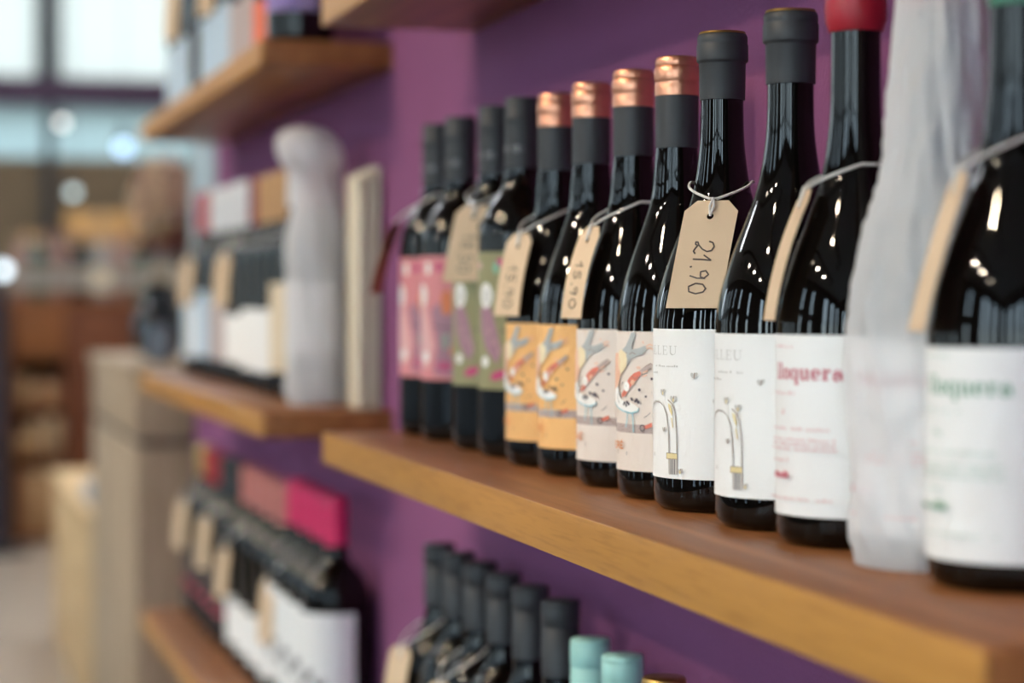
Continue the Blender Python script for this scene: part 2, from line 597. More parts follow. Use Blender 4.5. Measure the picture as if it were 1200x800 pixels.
wallbox('wall_right', (WX, -2.6, 0), (WX + 0.16, 4.37, 3.0), M_WALL)
wallbox('floor', (-3.75, -2.75, -0.1), (2.75, 10.3, 0.0), M_FLOOR)
wallbox('ceiling', (-3.75, -2.75, 3.0), (2.75, 10.3, 3.1), M_CEIL)
wallbox('wall_alcove', (2.6, 4.37, 0), (2.75, 10.15, 3.0), M_WHITEWALL)
wallbox('wall_return', (WX + 0.16, 4.23, 0), (2.75, 4.37, 3.0), M_WHITEWALL)
bw = MB()
slots = ((-2.95, -2.57), (-2.10, -1.72), (-1.25, -0.87))
px_ = -3.75
for (xa, xb) in slots:
    box(bw, (px_, -2.75, 0), (xa, -2.6, 3.0), M_DARKWALL)
    box(bw, (xa, -2.75, 2.6), (xb, -2.6, 3.0), M_DARKWALL)
    px_ = xb
box(bw, (px_, -2.75, 0), (WX + 0.16, -2.6, 3.0), M_DARKWALL)
struct(bw.build('wall_back', smooth=False))
for n_, (xa, xb) in enumerate(slots):
    df = MB()
    for (x0, x1, z0, z1) in ((xa, xa + 0.03, 0, 2.6), (xb - 0.03, xb, 0, 2.6), (xa, xb, 0, 0.12), (xa, xb, 2.52, 2.6), (xa, xb, 1.98, 2.04)):
        box(df, (x0, -2.70, z0), (x1, -2.65, z1), M_FRAME)
    dn = struct(df.build('window_%d' % (n_ + 10), smooth=False))
    g = MB(); box(g, (xa + 0.02, -2.678, 0.06), (xb - 0.02, -2.672, 2.55), M_PANE)
    g.build('pane', dn, smooth=False)
# pale end trim on the far end of the purple wall
tr = MB(); box(tr, (WX - 0.006, 4.03, 0.92), (WX + 0.0, 4.37, 2.6), M_BLUEGREY)
struct(tr.build('trim_1', smooth=False))

# left shop front: piers, sill, head and glazed bays
bays = [(-2.40, -2.08), (-1.60, -1.20), (-0.65, -0.20), (1.25, 1.50), (2.75, 3.00), (4.1, 4.3), (5.4, 5.62), (6.6, 6.9), (8.2, 8.6)]
lw = MB()
box(lw, (-3.75, -2.6, 0), (-3.6, 10.15, 0.25), M_DARKWALL)
box(lw, (-3.75, -2.6, 2.75), (-3.6, 10.15, 3.0), M_DARKWALL)
prev = -2.6
for (a, b) in bays:
    box(lw, (-3.75, prev, 0.25), (-3.6, a, 2.75), M_DARKWALL)
    prev = b
box(lw, (-3.75, prev, 0.25), (-3.6, 10.15, 2.75), M_DARKWALL)
struct(lw.build('wall_left', smooth=False))
for i, (a, b) in enumerate(bays):
    f = MB()
    for (y0, y1, z0, z1) in ((a, a + 0.035, 0.25, 2.75), (b - 0.035, b, 0.25, 2.75), (a, b, 0.25, 0.31), (a, b, 2.69, 2.75), (a, b, 1.93, 2.0)) + ((((a + b) / 2 - 0.03, (a + b) / 2 + 0.03, 0.25, 2.75),) if b - a > 0.6 else ()):
        box(f, (-3.72, y0, z0), (-3.64, y1, z1), M_FRAME)
    wn = struct(f.build('window_%d' % (i + 1), smooth=False))
    g = MB(); box(g, (-3.684, a, 0.25), (-3.680, b, 2.75), M_PANE)
    g.build('pane', wn, smooth=False)

# far wall: brown panelling, blue-grey fascia, purple transom, bright clerestory windows
FY = 10.0
fw = MB()
box(fw, (-3.6, FY, 0), (2.6, FY + 0.15, 1.65), M_BROWNWALL)
struct(fw.build('wall_far', smooth=False))
fa = MB()
box(fa, (-3.6, FY + 0.03, 1.65), (2.6, FY + 0.036, 1.880), M_FROSTB)
struct(fa.build('trim_2', smooth=False))
tb = MB()
box(tb, (-3.6, FY - 0.06, 1.880), (2.6, FY + 0.15, 2.00), M_PURPLEBAR)
struct(tb.build('trim_3', smooth=False))
mullx = [0.627 + 0.95 * k for k in range(-4, 3)]
wf = MB()
for x in mullx:
    box(wf, (x - 0.045, FY - 0.05, 2.00), (x + 0.045, FY + 0.05, 3.0), M_FRAME)
wn = struct(wf.build('window_9', smooth=False))
for k in range(len(mullx) - 1):
    g = MB(); box(g, (mullx[k] + 0.045, FY + 0.018, 2.00), (mullx[k + 1] - 0.045, FY + 0.022, 3.0), M_FROST)
    g.build('pane', wn, smooth=False)
pm = MB()
box(pm, (0.605, FY - 0.07, 1.0), (0.649, FY - 0.02, 1.885), M_FRAME)
struct(pm.build('trim_4', smooth=False))
dp = MB()
box(dp, (0.28, 9.30, 0.0), (0.385, 9.40, 1.08), mat('navy_post', (0.012, 0.010, 0.03, 1), 0.4))
struct(dp.build('trim_5', smooth=False))
# the street outside
wallbox('trim_6', (-30, -25, -0.25), (30, 35, -0.12), mat('grey_paving', (0.2, 0.2, 0.2, 1), 0.9))

# ------------------------------------------------------------------ shelves
FX = 0.3992
def shelf(y0, y1, ztop, label, group='oiled oak wall shelves'):
    o = empty('wall_shelf', (FX, (y0 + y1) / 2, ztop - 0.030))
    hl = (y1 - y0) / 2
    bevel_box('board', (0.0016, -hl, 0), (WX - FX, hl, 0.030), M_OAK, o, bev=0.0008)
    e_ = bevel_box('edge_band', (0, -hl, 0.0), (0.0016, hl, 0.0300), M_OAKEDGE, o, bev=0.0004)
    e_['label'] = 'lighter golden oak front edge'
    tag(o, label, 'shelf', group)
    return o
Z_UP, Z_MAIN, Z_LOW = CAMZ + 0.292, CAMZ - 0.1365, CAMZ - 0.549
NEAR0, NEAR1, FAR0, FAR1 = 0.769, 2.156, 2.536, 3.879
shelf(NEAR0, NEAR1, Z_MAIN, 'oak shelf in the foreground under the sharp row of wine bottles')
shelf(NEAR0, NEAR1, Z_UP, 'oak shelf at the top edge over the bottles with copper caps, seen from below')
shelf(NEAR0, NEAR1, Z_LOW, 'oak shelf below the frame under the bottles with teal caps')
shelf(FAR0, FAR1, Z_UP, 'blurred upper oak shelf on the left carrying pale labelled bottles')
shelf(FAR0, FAR1, Z_MAIN, 'blurred middle oak shelf on the left under the tissue-wrapped bottle')
shelf(FAR0, FAR1, Z_LOW, 'blurred lowest oak shelf on the left under the magenta capped bottles')

# ------------------------------------------------------------------ bottles
def burg_prof(r, h):
    k = r / 0.0435
    return [(0.0, 0.004), (0.026 * k, 0.004), (0.034 * k, 0.0), (0.0385 * k, 0.0008), (0.0425 * k, 0.005), (0.0435 * k, 0.011), (0.0435 * k, 0.06), (0.0435 * k, 0.112),
            (0.0428 * k, 0.124), (0.0398 * k, 0.140), (0.0337 * k, 0.159), (0.0240 * k, 0.184), (0.0184 * k, 0.202), (0.0152, 0.222), (0.0138, 0.240), (0.0134, h - 0.03), (0.0134, h - 0.004)]
def bord_prof(r, h):
    k = r / 0.037
    return [(0.0, 0.004), (0.024 * k, 0.004), (0.029 * k, 0.0), (0.033 * k, 0.0008), (0.0362 * k, 0.005), (0.037 * k, 0.011), (0.037 * k, 0.09), (0.037 * k, 0.178),
            (0.0364 * k, 0.186), (0.0338 * k, 0.198), (0.0275 * k, 0.211), (0.0200 * k, 0.221), (0.0158, 0.231), (0.0142, 0.244), (0.0136, h - 0.03), (0.0136, h - 0.004)]
def prof_radius(prof, h):
    for i in range(len(prof) - 1):
        if prof[i][1] <= h <= prof[i + 1][1] and prof[i + 1][1] > prof[i][1] and i > 3:
            t = (h - prof[i][1]) / (prof[i + 1][1] - prof[i][1])
            return prof[i][0] + t * (prof[i + 1][0] - prof[i][0])
    return 0.0136

MESH = {}
def body_mesh(kind, r, h, glass):
    key = (kind, r, h, glass.name)
    if key not in MESH:
        p = burg_prof(r, h) if kind == 'burg' else bord_prof(r, h)
        p = p[:5] + smooth_prof(p[5:], 4)
        mb = MB(); lathe(mb, p, glass, 64, cap_b=False)
        MESH[key] = mb.mesh('glass_body', angle=60)
    return MESH[key]

def cap_profile(style, h0, h):
    """foil capsules: from height h0 up to the bottle's top h"""
    if style == 'lip':      # straight foil with a ring lip
        return [(0.0139, h0), (0.0145, h0 + 0.0003), (0.0148, h - 0.019), (0.0150, h - 0.0185), (0.0162, h - 0.0175), (0.0164, h - 0.0165), (0.0164, h - 0.0075), (0.0158, h - 0.0062), (0.0160, h - 0.0055), (0.0160, h - 0.0022), (0.0152, h - 0.0006), (0.0146, h)]
    if style == 'tall':
        return [(0.0141, h0), (0.0147, h0 + 0.0003), (0.0147, h - 0.026), (0.0147, h - 0.0205), (0.0152, h - 0.0195), (0.0152, h - 0.0165), (0.0147, h - 0.0155), (0.0147, h - 0.003), (0.0141, h - 0.0006), (0.012, h)]
    if style == 'screw':    # sleeve with a groove below the cap
        return [(0.0146, h0), (0.0151, h0 + 0.0003), (0.0151, h - 0.022), (0.0146, h - 0.0215), (0.0146, h - 0.0205), (0.0153, h - 0.0198), (0.0155, h - 0.006), (0.0150, h - 0.005), (0.0155, h - 0.004), (0.0152, h - 0.001), (0.0143, h)]
    if style == 'sleeve':   # plain foil that stops under a separate cap
        return [(0.0140, h0), (0.0145, h0 + 0.0003), (0.0146, h - 0.0262), (0.0138, h - 0.0258)]
    if style == 'wax':
        return [(0.0142, h0), (0.0152, h0 + 0.001), (0.0156, h0 + 0.005), (0.0155, h - 0.024), (0.0166, h - 0.021), (0.0170, h - 0.014), (0.0163, h - 0.006), (0.0150, h - 0.001), (0.010, h)]

def cap_mesh(style, h0, h, material):
    key = ('cap', style, h0, h, material.name)
    if key not in MESH:
        mb = MB(); lathe(mb, cap_profile(style, h0, h), material, 48, cap_b=False)
        MESH[key] = mb.mesh('capsule', angle=50)
    return MESH[key]

def label_mesh(r, v0, v1, material, half=112):
    key = ('label', r, v0, v1, material.name, half)
    if key not in MESH:
        mb = MB()
        n = 48
        ri, ro = r + 0.00002, r + 0.00014
        vs, fs = [], []
        for k in range(n + 1):
            a = R(-half + 2 * half * k / n)
            for (rr, v) in ((ro, v0), (ro, v1), (ri, v1), (ri, v0)):
                vs.append((-rr * math.cos(a), -rr * math.sin(a), v))
        for k in range(n):
            for j in range(4):
                j2 = (j + 1) % 4
                fs.append((4 * k + j, 4 * (k + 1) + j, 4 * (k + 1) + j2, 4 * k + j2))
        fs.append((0, 1, 2, 3)); fs.append((4 * n + 3, 4 * n + 2, 4 * n + 1, 4 * n))
        mb.add(vs, fs, material)
        MESH[key] = mb.mesh('label', angle=40)
    return MESH[key]

BOT = {}
def bottle(x, y, z, label, group, kind='burg', r=0.0435, h=0.301, glass=None, cap=('lip', 0.259, None), lab=None, art=None, half=112, extra=None, rz=0.0):
    """lab=(v0,v1,material)  art=function(parent label)->print mesh, cached by name"""
    glass = glass or M_GLASS
    t = empty('wine_bottle', (x, y, z), rz)
    tag(t, label, 'bottle', group)
    link('glass_body', body_mesh(kind, r, h, glass), t)
    if cap:
        link('capsule', cap_mesh(cap[0], cap[1], h, cap[2] or M_BLACKCAP), t)
    if lab:
        lo = link('label', label_mesh(r, lab[0], lab[1], lab[2], half), t)
        if art:
            key = ('art', art.__name__, r)
            if key not in MESH:
                pr = Print(r + 0.00014)
                art(pr)
                MESH[key] = pr.mb.mesh('printed_art', smooth=False)
            link('printed_art', MESH[key], lo)
    if extra:
        extra(t, h)
    BOT[label] = t
    return t

# --------- extra capsule parts
def gold_disc(t, h):
    if 'emboss' not in MESH:
        mb = MB()
        for k in range(9):
            a = R(8 + 7.5 * k + (5 if k > 3 else 0))
            for q in range(2):
                c = Vector((-0.0429 * math.cos(a), -0.0429 * math.sin(a), 0.0125 + 0.0016 * q))
                tube(mb, [c, c + Vector((0.0006 * math.sin(a), -0.0006 * math.cos(a), 0.0008))], 0.0007, M_GLASS, 6)
        MESH['emboss'] = mb.mesh('embossed_marks')
    link('embossed_marks', MESH['emboss'], t)
    key = ('gold', h)
    if key not in MESH:
        mb = MB(); lathe(mb, [(0.0147, h - 0.0004), (0.0150, h + 0.0001), (0.0144, h + 0.0012), (0.006, h + 0.0014)], M_GOLD, 40, cap_b=False)
        MESH[key] = mb.mesh('capsule_top')
    o = link('capsule_top', MESH[key], t); o['label'] = 'gold disc on top of the capsule'
def copper_top(t, h):
    key = ('copper', h)
    if key not in MESH:
        mb = MB()
        b = h - 0.0262
        lathe(mb, [(0.0143, b), (0.0150, b + 0.0004), (0.0151, b + 0.0075), (0.0146, b + 0.0090), (0.0149, b + 0.0100), (0.0154, b + 0.0110), (0.0154, b + 0.0185), (0.0148, b + 0.0195), (0.0144, b + 0.0203), (0.0147, b + 0.0212), (0.0146, b + 0.0240), (0.0138, h - 0.0004), (0.012, h + 0.0004)], M_COPPER, 56, cap_b=False)
        MESH[key] = mb.mesh('copper_cap')
    o = link('copper_cap', MESH[key], t); o['label'] = 'ridged copper foil cap'
def cap_text(t, h):
    """pale lettering around the black foil, too blurred to read"""
    key = ('captext', h)
    if key not in MESH:
        rnd = random.Random(3)
        pr = Print(0.01475)
        u = -0.012
        for k in range(9):
            wd = 0.0026
            if k != 5:
                for q in range(3):
                    if rnd.random() < 0.8:
                        x0 = u + q * 0.0009
                        pr.stroke([(x0, h - 0.0465), (x0 + rnd.uniform(-0.0005, 0.0005), h - 0.0405)], 0.0006, M_PRINTGREY)
                pr.stroke([(u, h - 0.0465 + 0.006 * rnd.random()), (u + wd * 0.7, h - 0.0465 + 0.006 * rnd.random())], 0.0006, M_PRINTGREY)
            u += 0.0038
        MESH[key] = pr.mb.mesh('capsule_lettering', smooth=False)
    link('capsule_lettering', MESH[key], t)

# --------- label art: outlines are given on the unrolled label
def conv_maker(crop_x, crop_y, scale, axis, rpx, a0, rad, s_front):
    """unrolls a point read off a curved label into (arc length, height) on the label"""
    def conv(cx, cy):
        x = crop_x + cx / scale
        y = crop_y + cy / scale
        q = max(-1.0, min(1.0, (axis - x) / rpx))
        return (rad * (math.acos(q) + R(a0)), 0.1365 + (344 - y) / s_front / 1000.0)
    return conv

CB = conv_maker(660, 370, 4.21, 793, 70.5, -19.6, 0.0404, 1.78)
def art_cartoon(pr, paper='beige'):
    C = lambda pts: [CB(*p) for p in pts]
    pr.poly([(-0.0400, 0.0442), (0.0560, 0.0442), (0.0560, 0.0500), (-0.0400, 0.0500)], P_BAND)
    rnd = random.Random(5)
    for k in range(70):
        u = rnd.uniform(-0.035, 0.05); v = rnd.uniform(0.0448, 0.0494)
        pr.stroke([(u, v), (u + 0.0012, v + rnd.uniform(-0.0004, 0.0004))], 0.0003, P_BROWN)
    # stretched salmon neck and cream belly
    pr.poly(C([(266, 190), (280, 186), (290, 230), (292, 290), (282, 340), (272, 390), (266, 400), (263, 330), (264, 250)]), P_SAL)
    pr.poly(C([(284, 176), (300, 168), (318, 182), (326, 212), (322, 245), (308, 275), (292, 290), (282, 265), (279, 220)]), P_CREAM)
    # grey legs in the air
    pr.poly(C([(300, 172), (318, 150), (334, 112), (344, 82), (366, 82), (356, 120), (346, 152), (352, 166), (380, 160), (412, 146), (418, 166), (398, 190), (362, 202), (340, 214), (330, 238), (322, 252), (324, 214), (316, 184)]), P_GREY)
    pr.stroke(C([(316, 184), (336, 190), (350, 182), (366, 190)]), 0.0005, P_BROWN)
    for q in (((415, 152), (432, 140), (446, 146)), ((416, 160), (436, 158), (447, 166)), ((405, 136), (398, 126))):
        pr.stroke(C(q), 0.0008, P_SAL)
    # red bird with a long tail
    pr.poly(C([(300, 408), (298, 392), (312, 366), (320, 336), (336, 306), (358, 284), (384, 272), (394, 284), (380, 306), (362, 326), (346, 346), (330, 372), (314, 400)]), P_RED)
    pr.poly(C([(388, 268), (410, 252), (436, 232), (446, 238), (440, 252), (416, 272), (394, 290)]), P_BAND)
    for q in (((386, 272), (412, 250), (438, 232), (446, 240), (420, 270), (394, 290)), ((322, 340), (318, 366), (306, 398)), ((350, 300), (362, 312), (378, 300)), ((336, 322), (350, 332))):
        pr.stroke(C(q), 0.00045, P_BROWN)
    pr.ell(*CB(322, 352), 0.0030, 0.0034, P_WHITE)
    pr.ell(*CB(352, 330), 0.0020, 0.0018, P_SAL)
    # feathers flying
    for q in (((380, 250), (388, 262)), ((398, 300), (420, 292)), ((400, 282), (424, 270)), ((372, 252), (378, 264))):
        pr.stroke(C(q), 0.0009, P_SAL)
    # white table top with a teal rim, teal legs
    pr.poly(C([(266, 430), (268, 372), (278, 352), (286, 372), (292, 408), (306, 424), (336, 428), (364, 440), (380, 456), (376, 472), (346, 482), (310, 476), (284, 462)]), P_WHITE)
    pr.stroke(C([(266, 436), (284, 462), (312, 477), (346, 483), (378, 472), (381, 456)]), 0.0009, P_TEAL)
    pr.stroke(C([(328, 482), (325, 520), (320, 556)]), 0.0009, P_TEAL)
    pr.stroke(C([(352, 482), (354, 530), (357, 578)]), 0.0009, P_TEAL)
    pr.stroke(C([(284, 380), (280, 410), (288, 440)]), 0.0006, P_INK)
    pr.stroke(C([(292, 372), (300, 340), (308, 330)]), 0.0006, P_INK)
    for (x, y, e) in ((314, 434, 1.2), (326, 430, 1.3), (334, 438, 1.2), (322, 446, 1.1), (310, 442, 0.8), (348, 412, 1.2), (372, 416, 1.3), (380, 426, 1.3), (366, 424, 0.9), (385, 366, 1.2), (416, 398, 0.9), (444, 310, 1.0), (352, 418, 0.8)):
        pr.ell(*CB(x, y), 0.0010 * e, 0.0009 * e, P_INK, n=8)
    pr.stroke(C([(408, 502), (424, 492), (436, 478)]), 0.0004, P_INK)
    # little red horn
    pr.poly(C([(402, 546), (444, 526), (447, 546), (412, 560)]), P_RED)
    pr.stroke([CB(400 + 11 * math.cos(t * 0.5), 554 + 15 * math.sin(t * 0.5)) for t in range(14)], 0.0007, P_INK)
    # orange block capitals and tiny marks under the scene
    u0, v0 = -0.0050, CB(300, 662)[1]
    for k, ch in enumerate('ERE'):
        x = u0 + k * 0.0051
        G = {'E': [[(0, 0), (0, 1)], [(0, 1), (0.62, 1)], [(0, 0.5), (0.5, 0.5)], [(0, 0), (0.62, 0)]],
             'R': [[(0, 0), (0, 1)], [(0, 1), (0.5, 0.95), (0.6, 0.75), (0.5, 0.52), (0, 0.5)], [(0.25, 0.5), (0.62, 0)]]}[ch]
        for st in G:
            pr.stroke([(x + p[0] * 0.0058, v0 + p[1] * 0.0042) for p in st], 0.00085, P_ORANGE)
    pr.stroke([(u0 + 0.0114, v0 + 0.0050), (u0 + 0.0126, v0 + 0.0059)], 0.0008, P_ORANGE)
    for (x, y) in ((266, 690), (284, 690), (326, 694)):
        u, v = CB(x, y)
        pr.stroke([(u, v), (u + 0.0002, v + 0.0024), (u + 0.0010, v + 0.0020)], 0.0004, P_INK)

CW = conv_maker(760, 380, 3.2, 926, 89.0, -22.5, 0.0440, 2.04)
def art_arch(pr):
    C = lambda pts: [CW(*p) for p in pts]
    u0 = CW(248, 132)[0]
    u1 = CW(358, 132)[0]
    write(pr, 'ALLEU', u0 - 0.0005, CW(300, 134)[1], 0.0056, P_LGREY, track=0.13, width=(u1 - u0) + 0.0016)
    pr.dashes(CW(266, 180)[0], CW(356, 180)[0], CW(300, 184)[1], 0.0013, P_LGREY)
    pr.dashes(CW(248, 212)[0], CW(276, 212)[0], CW(300, 212)[1], 0.0013, P_LGREY)
    # arched stem of the flower
    inner = [(249, 490), (249, 420), (250, 365), (256, 338), (268, 326), (286, 328), (302, 344), (314, 376), (321, 430), (324, 500), (326, 620)]
    pr.stroke(C(inner), 0.0009, P_LGREY)
    pr.stroke(C([(q[0] + 2, q[1] + 3) for q in inner]), 0.0004, P_BROWN)
    outer = [(320, 318), (336, 332), (348, 362), (354, 410), (357, 480), (358, 620)]
    pr.stroke(C(outer), 0.0009, P_LGREY)
    pr.stroke(C([(q[0] + 2, q[1]) for q in outer]), 0.0004, P_BROWN)
    pr.poly(C([(328, 556), (357, 556), (357, 622), (328, 622)]), P_LGREY)
    for x in (334, 341, 349):
        pr.stroke(C([(x, 560), (x, 620)]), 0.0006, P_INK)
    pr.poly(C([(316, 535), (360, 535), (360, 558), (316, 558)]), P_YEL)
    pr.stroke(C([(316, 535), (360, 535), (360, 558), (316, 558), (316, 535)]), 0.0004, P_BROWN)
    pr.poly(C([(322, 330), (332, 340), (340, 370), (338, 385), (330, 366), (324, 348)]), P_YEL)
    pr.stroke(C([(336, 390), (342, 430)]), 0.0008, P_YEL)
    # leaves and bees
    for (x, y, e) in ((300, 288, 1.0), (344, 314, 1.0), (428, 216, 0.9), (306, 440, 0.7), (372, 606, 0.8), (250, 298, 0.7)):
        u, v = CW(x, y)
        pr.ell(u - 0.0011 * e, v, 0.0013 * e, 0.0022 * e, P_LGREY, 0.5, 10)
        pr.ell(u + 0.0012 * e, v + 0.0004, 0.0012 * e, 0.0020 * e, P_LGREY, -0.6, 10)
        pr.stroke([(u, v - 0.002 * e), (u + 0.0004, v + 0.002 * e)], 0.0006, P_BROWN)
        if e in (1.0, 0.8):
            pr.ell(u, v - 0.0006, 0.0007, 0.0012, P_YEL, 0.2, 8)
    u, v = CW(262, 552)
    write(pr, 'RR', u, v, 0.0024, P_LGREY, 0.1)

def lines_label(pr, ctxt, cfade):
    write(pr, 'lloquera', -0.0062, 0.0905, 0.0086, ctxt, track=0.08, width=0.0510, bold=1.5)
    pr.dashes(-0.008, 0.012, 0.1075, 0.0014, cfade)
    pr.dashes(-0.009, 0.018, 0.0820, 0.0022, cfade, gap=0.0018)
    pr.dashes(0.000, 0.007, 0.0715, 0.0028, cfade)
    pr.dashes(-0.012, 0.036, 0.0632, 0.0016, cfade)
    for v in (0.0575, 0.0550, 0.0525):
        pr.dashes(-0.012, 0.040, v, 0.0015, cfade)
    pr.dashes(-0.006, 0.010, 0.0460, 0.0020, cfade)
    pr.dashes(-0.010, 0.011, 0.0372, 0.0040, ctxt, gap=0.0005, w0=0.0012, w1=0.002)
    pr.dashes(-0.012, 0.038, 0.0258, 0.0015, cfade)
def art_redtype(pr): lines_label(pr, P_REDTXT, P_PINKTXT)
def art_greentype(pr): lines_label(pr, P_GREENTXT, P_PGREEN)

def art_olive(pr):
    pr.poly([(0.004, 0.124), (0.018, 0.128), (0.024, 0.112), (0.030, 0.090), (0.026, 0.078), (0.014, 0.090), (0.006, 0.106)], P_MAUVE)
    for k in range(6):
        pr.stroke([(0.008 + 0.003 * k, 0.120 - 0.004 * k), (0.014 + 0.003 * k, 0.106 - 0.004 * k)], 0.0009, P_PALEPINK if k % 2 else P_INK)
    pr.ell(0.013, 0.135, 0.0085, 0.0105, P_WHITE)
    pr.ell(0.014, 0.134, 0.0045, 0.0060, P_LGREY)
    pr.ell(0.030, 0.162, 0.0050, 0.0040, P_MAG); pr.ell(0.025, 0.158, 0.0030, 0.0050, P_MINT); pr.ell(0.002, 0.160, 0.004, 0.003, P_PALEPINK)
    pr.ell(0.027, 0.069, 0.0080, 0.0038, P_MAG, 0.3); pr.ell(0.012, 0.080, 0.0050, 0.0045, P_WHITE)
    pr.ell(0.042, 0.120, 0.004, 0.007, P_CORAL); pr.ell(-0.008, 0.075, 0.005, 0.004, P_MAG); pr.ell(-0.014, 0.14, 0.005, 0.008, P_CORAL)
    pr.stroke([(0.030, 0.106), (0.045, 0.104)], 0.0012, P_INK)
def art_pink(pr):
    pr.poly([(-0.004, 0.124), (0.010, 0.127), (0.016, 0.110), (0.022, 0.088), (0.012, 0.066), (-0.002, 0.070), (-0.006, 0.100)], P_PALEPINK)
    pr.ell(0.004, 0.135, 0.0078, 0.0105, P_WHITE)
    pr.ell(0.014, 0.160, 0.0040, 0.0060, P_WHITE); pr.ell(0.028, 0.161, 0.0045, 0.004, P_MAG)
    pr.ell(0.036, 0.128, 0.0060, 0.0120, P_CORAL); pr.ell(0.035, 0.093, 0.004, 0.0070, P_MINT)
    pr.poly([(0.018, 0.122), (0.050, 0.140), (0.050, 0.060), (0.022, 0.062), (0.026, 0.090)], P_MAUVE)
    pr.ell(0.033, 0.070, 0.0080, 0.0050, P_MAG); pr.ell(0.044, 0.084, 0.005, 0.006, P_CORAL)
    pr.ell(0.010, 0.078, 0.006, 0.005, P_WHITE)
    pr.ell(0.036, 0.128, 0.0055, 0.0110, P_CORAL)
    pr.stroke([(0.020, 0.107), (0.045, 0.104)], 0.0010, P_INK)

# ------------------------------------------------------------------ price tags
def price_tag(bx, by, bz, prof, label, group, aT, rT, hT, aB, rB, hB, an, wd=0.033, bend=0.002, loop=0.203, writing=None, card=None, far=False):
    """a card hanging from a string loop round a bottle neck. a* = azimuth from -X towards -Y in degrees"""
    def P(a, r, h):
        return Vector((bx - r * math.cos(R(a)), by - r * math.sin(R(a)), bz + h))
    Tp, Bp = P(aT, rT, hT), P(aB, rB, hB)
    root = empty('price_tag', tuple(Bp))
    tag(root, label, 'tag', group)
    rt = Vector((math.sin(R(an)), -math.cos(R(an)), 0))
    dn = Bp - Tp
    L = dn.length
    dn.normalize()
    nn = rt.cross(dn).normalized()
    if nn.dot(Vector((-math.cos(R(an)), -math.sin(R(an)), 0))) < 0:
        nn = -nn
    def at(u, v, o=0.0):
        t = v / L
        return Tp + dn * v + rt * u + nn * (o + bend * 4 * t * (1 - t)) - Bp
    ch = 0.007
    outl = [(-wd / 2 + ch, 0), (wd / 2 - ch, 0), (wd / 2, ch), (wd / 2, L), (-wd / 2, L), (-wd / 2, ch)]
    hole = (0, 0.0105, 0.0021)
    vs, fs = patch(outl, 0.008 if not far else 0.02, hole)
    mb = MB()
    cm = card or M_KRAFT
    n = len(vs)
    th = 0.0005
    pts = [at(u, v, th) for (u, v) in vs] + [at(u, v, 0) for (u, v) in vs]
    ff = []
    count = {}
    for f in fs:
        ff.append(f); ff.append(tuple(i + n for i in reversed(f)))
        for i in range(len(f)):
            a_, b_ = f[i], f[(i + 1) % len(f)]
            count.setdefault(frozenset((a_, b_)), []).append((a_, b_))
    for e in count.values():
        if len(e) == 1:
            a_, b_ = e[0]
            ff.append((b_, a_, a_ + n, b_ + n))
    mb.add(pts, ff, cm)
    mb.build('card', root, angle=30)
    if not far:
        ring = MB()
        k = 24
        rv, rf = [], []
        for j in range(k):
            a = 2 * math.pi * j / k
            for rr in (0.0023, 0.0056):
                rv.append(at(rr * math.cos(a), 0.0105 + rr * math.sin(a), th + 0.0002))
        for j in range(k):
            j2 = (j + 1) % k
            rf.append((2 * j, 2 * j + 1, 2 * j2 + 1, 2 * j2))
        ring.add(rv, rf, cm)
        ring.build('eyelet_ring', root)
    # string: two strands out of the hole, then a loop round the neck
    st = MB()
    hp = at(0, 0.0105, th + 0.001)
    path = []
    m_ = 44
    hlo = hT + 0.0004
    for k in range(m_ + 1):
        t = R(5 + 350 * k / m_)
        td = min(t, 2 * math.pi - t)
        g = max(0.0, 1 - td / R(84)) ** 1.15
        h_ = loop - (loop - hlo) * g
        rr = prof_radius(prof, h_) + 0.0022
        rr = rr * (1 - g * 0.9) + max(rr, rT + 0.0015) * g * 0.9
        path.append(P(aT + math.degrees(t), rr, h_) - Bp)
    top = at(0, -0.001, th + 0.0016)
    full = [hp, at(0.0012, 0.004, th + 0.0012), top] + path + [top + nn * 0.0006, at(-0.0014, 0.004, th + 0.0012), hp - nn * 0.0004]
    tube(st, full, 0.0009 if not far else 0.0011, M_STRING, 6)
    st.build('string', root)
    if writing:
        wr = MB()
        for stroke in writing:
            r_ = 0.00050
            tube(wr, [at(u, v, th + 0.00012) for (u, v) in stroke], r_, M_INK, 5)
        wr.build('handwriting', root)
    return root

